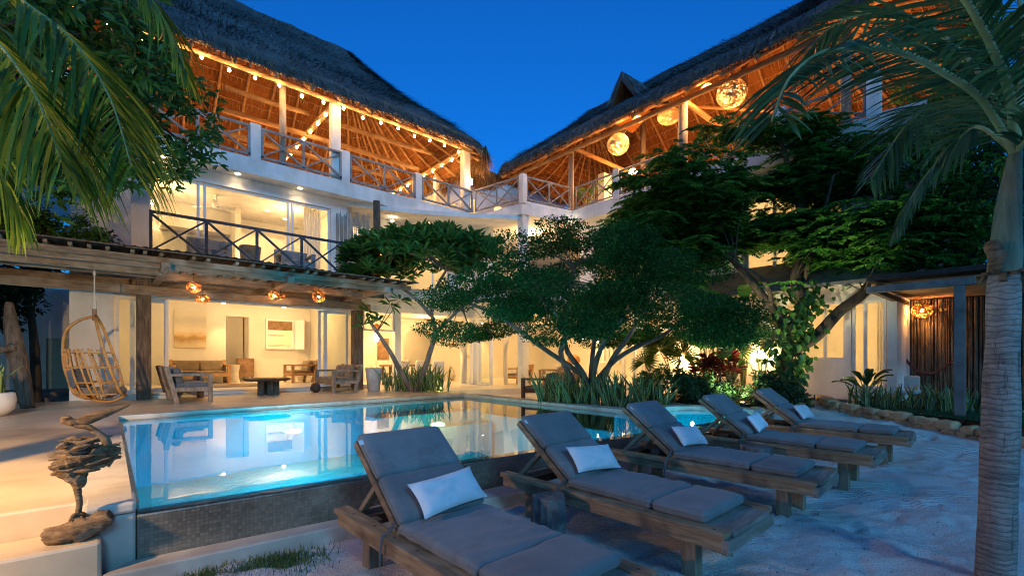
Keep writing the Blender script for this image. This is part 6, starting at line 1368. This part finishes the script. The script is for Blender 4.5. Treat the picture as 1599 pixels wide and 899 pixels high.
for k in range(14):
    a = 6.28 * k / 14; q = Vector(camp(1568, 428, 2.9)) + Vector((.083 * math.cos(a), .083 * math.sin(a), 0)); mb.beam(tuple(q), tuple(q + Vector((.03 * math.cos(a), .03 * math.sin(a), random.uniform(-.07, .05)))), .035, .012)
mb.build('old_sheath', drift, rp, smooth=True)
ms, ml = MB(), MB(); H = camp(1584, 240, 2.9)
r1 = [H, camp(1533, 157, 2.75), camp(1467, 110, 2.6), camp(1400, 80, 2.45), camp(1343, 75, 2.3), camp(1283, 83, 2.15), camp(1233, 123, 2.0), camp(1205, 190, 1.9)]
r2 = [H, camp(1577, 150, 2.8), camp(1550, 77, 2.65), camp(1507, 0, 2.5), camp(1440, -90, 2.3), camp(1340, -130, 2.1)]
r3 = [H, camp(1533, 200, 3.0), camp(1500, 213, 3.1), camp(1433, 293, 3.2), camp(1400, 360, 3.25)]
r4 = [H, camp(1600, 120, 3.0), camp(1640, 20, 3.1), camp(1700, -40, 3.3), camp(1780, 0, 3.5)]
r5 = [H, camp(1560, 170, 3.2), camp(1500, 80, 3.7), camp(1400, 20, 4.2), camp(1300, 40, 4.6), camp(1240, 110, 4.9)]
r6 = [H, camp(1630, 190, 2.7), camp(1700, 170, 2.5), camp(1800, 260, 2.3)]
r7 = [H, camp(1600, 60, 3.6), camp(1580, -40, 4.2), camp(1560, -60, 4.8), camp(1520, 20, 5.3)]
r8 = [H, camp(1560, 190, 3.3), camp(1490, 160, 3.8), camp(1420, 190, 4.2), camp(1360, 280, 4.5)]
frond(ms, ml, r1, .022, .50, 74, .55, .0125); frond(ms, ml, r2, .03, .60, 80, .5, .014); frond(ms, ml, r3, .015, .36, 44, .9, .013, start=.3); frond(ms, ml, r4, .028, .6, 60, .5, .014); frond(ms, ml, r5, .022, .65, 80, .6, .016)
frond(ms, ml, r6, .022, .5, 50, .6, .014); frond(ms, ml, r7, .022, .7, 70, .5, .016); frond(ms, ml, r8, .02, .6, 70, .6, .015)
ms.build('frond_stems', palm_stem, rp, smooth=True); ml.build('frond_leaflets', g_palmd, rp)
# left palm, fronds hanging into the picture
lp_ = thing('leaning_palm', 'palm whose bright yellow green fronds hang into the upper left corner', 'palm', (-2.0, 4.5, .48)); pu = thing('assumed_palm_uplight', 'assumed black ground spotlight, out of view, aimed up into the left palm', 'lamp', (-1.72, 4.72, .48)); mb = MB(); mb.lathe([(.03, .48), (.06, .49), (.06, .56), (.05, .57)], (-1.72, 4.72, 0), 12); mb.build('housing', metal_bk, pu); LH = camp(-330, -190, 2.35)  # the spotlight housing is assumed, unseen beside the trunk
mb = MB(); limb(mb, [(-2.0, 4.5, .4), (-1.9, 4.3, 1.8), LH], [.13, .11, .09], 14, .1); mb.build('trunk', pb.m, lp_, smooth=True)
ms, ml = MB(), MB()
L1 = [LH, camp(-120, -120, 2.4), camp(20, -10, 2.35), camp(110, 60, 2.3), camp(170, 150, 2.25), camp(205, 260, 2.2)]
L2_ = [LH, camp(-160, -60, 2.0), camp(-30, 40, 1.95), camp(50, 140, 1.9), camp(95, 250, 1.9)]
L3_ = [LH, camp(-80, -200, 2.9), camp(100, -120, 3.0), camp(230, -10, 3.05), camp(290, 110, 3.1)]
L4_ = [LH, camp(-240, 0, 2.6), camp(-120, 100, 2.7), camp(-20, 230, 2.8), camp(30, 340, 2.9)]
L5_ = [LH, camp(-140, -40, 3.0), camp(20, 60, 3.2), camp(110, 170, 3.3), camp(150, 290, 3.35)]
frond(ms, ml, L1, .011, .72, 110, .85, .010, jit=.08, spread=.55); frond(ms, ml, L2_, .011, .66, 100, .9, .009, jit=.08, spread=.55); frond(ms, ml, L3_, .011, .6, 90, .9, .010, spread=.6); frond(ms, ml, L4_, .011, .65, 80, .9, .011, spread=.6); frond(ms, ml, L5_, .012, .75, 100, .8, .012, spread=.6)
ms.build('frond_stems', palm_stem, lp_, smooth=True); ml.build('frond_leaflets', g_palm, lp_)

for k, (x, y, p, dx, dy, lab) in enumerate(((9.75, 4.25, 110, .55, .1, 'assumed small garden uplight beside the kerb of the garden bed'), (10.5, 4.3, 45, .5, -.2, 'assumed small garden uplight aimed into the flame tree from the bed'), (12.5, 3.1, 30, -.5, .1, 'assumed small garden uplight at the foot of the garden wall'), (8.9, 6.3, 40, -.35, .1, 'added uplight brightening the umbrella tree branches from below'))):  # assumed lamps; the last one is added to brighten the umbrella tree from below
    t = thing('added_uplight', lab, 'lamp', (x, y, .35), 'assumed and added garden uplights'); mb = MB(); mb.lathe([(.02, 0), (.05, .02), (.055, .09), (.04, .095)], (x, y, .35), 12); mb.build('housing', metal_bk, t); mb = MB(); mb.lathe([(.001, .0), (.035, .0), (.035, .006)], (x, y, .446), 12); mb.build('lens', spot_m, t)
    light('uplight', (x, y, .47), p, (1, .86, .5), .04, 'SPOT', parent=t, rot=Vector((dx, dy, 1)).to_track_quat('-Z', 'Y').to_euler(), spot_size=R(110), spot_blend=.8)
light('assumed_palm_uplight', (-1.7, 4.7, .6), 34, (1, .82, .38), .08, 'SPOT', parent=pu, rot=Vector((1.3, -1.2, 2.2)).to_track_quat('-Z', 'Y').to_euler(), spot_size=R(80), spot_blend=1.0)  # assumed unseen lamp, added to brighten the left palm fronds
# fallen leaves on the sand
n_ = 420; p = np.stack([-.2 + 9.5 * rng.random(n_), -1 + 4.6 * rng.random(n_)], 1); k = (p[:, 1] < 3.3 - .06 * p[:, 0]); p = p[k]; n_ = len(p)
p = np.concatenate([p, np.full((n_, 1), .03)], 1)
for i in range(n_):
    x, y = p[i, 0], p[i, 1]; p[i, 2] = zf0(x, y) + .05 * vnoise(x * .9, y * .9) + .05 * vnoise(x * 2.6, y * 2.6, 4) + .028 * vnoise(x * 6, y * 6, 9) + .012
d = rng.normal(size=(n_, 3)); d[:, 2] *= .1; mb = MB(); leaves(mb, p, d, np.tile([0, 0, 1.0], (n_, 1)) + rng.normal(size=(n_, 3)) * .3, .010 + .022 * rng.random(n_) ** 2, .004 + .005 * rng.random(n_), .4, .1)
tag(mb.build('leaf_litter', leafmat('dry_leaf', (.04, .02, .01), (.12, .07, .03), (.06, .08, .02), trans=.05)), kind='stuff')
# ---- stone border, bed kerbs, lawn, grass
def stones(name, label, cat, path, h, w_, step, m_, zf, seed, rows=2):
    rs = random.Random(seed); c = curve2(path, 8); mb = MB(); P = [Vector((q[0], q[1], 0)) for q in c]; acc = 0; i = 0
    L_ = [0]
    for k in range(1, len(P)): L_.append(L_[-1] + (P[k] - P[k - 1]).length)
    for row in range(rows):
        d = rs.uniform(0, step * .5)
        while d < L_[-1]:
            k = max(j for j in range(len(L_)) if L_[j] <= d); k = min(k, len(P) - 2); f = (d - L_[k]) / max(1e-6, L_[k + 1] - L_[k]); p = P[k].lerp(P[k + 1], f); T = (P[k + 1] - P[k]).normalized(); ln = step * rs.uniform(.6, 1.5); hh = h / rows * rs.uniform(.95, 1.25)
            z = zf(p.x, p.y) + h / rows * (row + .5) - .03; mb.rbox((p.x + rs.gauss(0, .015), p.y + rs.gauss(0, .015), z), (ln * 1.02, w_ * rs.uniform(.85, 1.1), hh * 1.1), hh * .35, .01, 5, .028, rs.random() * 50, rot=Matrix.Rotation(math.atan2(T.y, T.x), 3, 'Z')); d += ln
    tag(mb.build(name, m_, None, smooth=True), label, cat)
zf = lambda x, y: float(ter0(np.array(x), np.array(y)))
stones('stone_border', 'curved low border of rough limestone, coloured orange for warm light, between the sand and the lawn', 'border', [(12.3, 3.25), (11.75, 3.05), (11.25, 2.6), (10.95, 2.0), (10.7, 1.45), (10.35, .8), (9.95, .15), (9.5, -.7), (9.0, -1.6)], .22, .26, .22, stone_wall_m, lambda x, y: zf(x, y) - .05, 3)
stones('bed_kerb', 'low irregular stone kerb in front of the garden bed behind the far loungers', 'border', [(8.85, 5.75), (9.0, 5.15), (9.6, 4.75), (10.4, 4.3), (11.2, 3.65), (11.8, 3.2)], .10, .16, .2, stone_wall_m, zf, 5, 1)
mb = MB(); mb.rbox((8.75, 4.98, .42), (.5, .22, .12), .02, 0, 5, rot=Matrix.Rotation(R(-40), 3, 'Z')); tag(mb.build('dark_slab', dk_stone, None), 'small dark stone slab on the sand behind the far end of the pool', 'stone')
soil = M('dark_garden_soil', (.03, .02, .014), (.09, .06, .04), 8, rough=.95, bump=.8)
mb = MB(); mb.add([(8.95, 5.7, .33), (9.1, 5.2, .33), (9.7, 4.85, .36), (11.2, 3.8, .42), (11.9, 3.25, .43), (13, 2.9, .45), (13, 7, .45), (9.6, 6.9, .38)], [tuple(range(8))]); tag(mb.build('garden_bed', soil), kind='structure')
mb = MB(); LW = [(11.95, 3.1, .43), (11.35, 2.55, .43), (11.05, 2.0, .42), (10.8, 1.4, .42), (10.45, .75, .41), (10.05, .1, .40), (9.6, -.7, .38), (8.6, -2.5, .36), (30, -20, .4), (30, 2, .4), (14.4, 2.2, .45)]
mb.add(LW, [tuple(range(len(LW)))]); tag(mb.build('lawn', M('dark_lawn', (.008, .028, .010), (.02, .06, .02), 9, rough=.9, bump=.6)), kind='structure')
def grass(name, poly_fn, n_, h, z, m_):
    pts = poly_fn(n_); n_ = len(pts); P = np.concatenate([pts, np.full((n_, 1), z)], 1); P[:, 2] += .0; d = unit(np.array([0, 0, 1.0]) + rng.normal(size=(n_, 3)) * .35); sd = unit(np.cross(d, rdir(n_))) * .0035; e = P + d * (h * (.5 + rng.random((n_, 1)))); mb = MB(); mb.quads(np.stack([P - sd, P + sd, e + sd * .2, e - sd * .2], 1)); tag(mb.build(name, m_), kind='stuff')
g_grass = leafmat('lawn_grass', (.010, .04, .012), (.025, .08, .02), (.06, .12, .03), rough=.6, trans=.15)
def lawn_pts(n_):
    p = np.stack([9.5 + 5 * rng.random(n_), -2 + 4.6 * rng.random(n_)], 1); return p[inside(p[:, 0], p[:, 1], [(a[0], a[1]) for a in LW])]
grass('grass', lawn_pts, 34000, .05, .405, g_grass)
g_gr2 = leafmat('dry_green_grass', (.03, .07, .015), (.08, .13, .03), (.20, .22, .07), rough=.6, trans=.2)
def patch(n_):
    c = np.array([[.55, 3.46], [.75, 3.42], [.95, 3.36], [.65, 3.34], [.85, 3.44], [.4, 3.5]]); k = rng.integers(0, len(c), n_); p = c[k] + rng.normal(size=(n_, 2)) * np.array([.12, .10]); return p[(p[:, 1] < 3.62 - .05 * p[:, 0]) & (rng.random(len(p)) < .8)]
grass('grass_patch', patch, 3600, .045, .0, g_gr2)
# ---- assumed lamp outside the frame: a garden spotlight lighting the left terrace warmly
gs = thing('assumed_spotlight', 'assumed black garden spotlight, out of view, on a short post standing on the sand left of the terrace steps', 'lamp', (-2.8, 2.9, 0)); mb = MB(); mb.tube([(-2.8, 2.9, 0), (-2.8, 2.9, 2.3)], .03, 8); mb.build('post', metal_bk, gs)
mb = MB(); mb.lathe([(.05, 0), (.09, .05), (.09, .16), (.02, .2)], (-2.8, 2.9, 2.28), 14); mb.build('head', metal_bk, gs); mb = MB(); mb.ball((-2.8, 2.9, 2.24), .06, 8); mb.build('bulb', hot_m, gs); light('assumed_spot_light', (-2.7, 2.95, 2.2), 430, (1, .62, .27), .06, 'SPOT', parent=gs, rot=Vector((1.9, 3.4, -1.7)).to_track_quat('-Z', 'Y').to_euler(), spot_size=R(96), spot_blend=1.0)
light('added_spot_fill', (-2.78, 2.9, 2.1), 62, (1, .56, .22), .06, parent=gs)  # added point light, warms the loungers outside the spot's cone
pe = thing('pool_edge_glow', 'tiny glowing ball on the pool rim behind the middle loungers', 'lamp', (6.58, 3.42, .39)); mb = MB(); mb.ball((6.58, 3.42, .43), .028, 8); mb.build('bulb', bulb_m, pe, smooth=True); mb = MB(); mb.lathe([(.03, 0), (.02, .02)], (6.58, 3.42, .385), 10); mb.build('base', metal_bk, pe); light('rim_light', (6.58, 3.4, .47), 1.2, WARM, .03, parent=pe)  # glowing ball and point light set at one bright spot on the rim
up = thing('ground_spotlight', 'small green glowing spotlight among the snake plants by the terrace', 'lamp', (7.2, 11.35, .48)); mb = MB(); mb.ball((7.2, 11.35, .56), .035, 8); mb.build('bulb', emit('green_white_glow', (.85, 1.0, .35), 6), up, smooth=True); mb = MB(); mb.lathe([(.03, 0), (.04, .05)], (7.2, 11.35, .48), 10); mb.build('base', metal_bk, up); light('ground_light', (7.2, 11.4, .64), 4, (.9, 1, .4), .04, parent=up)
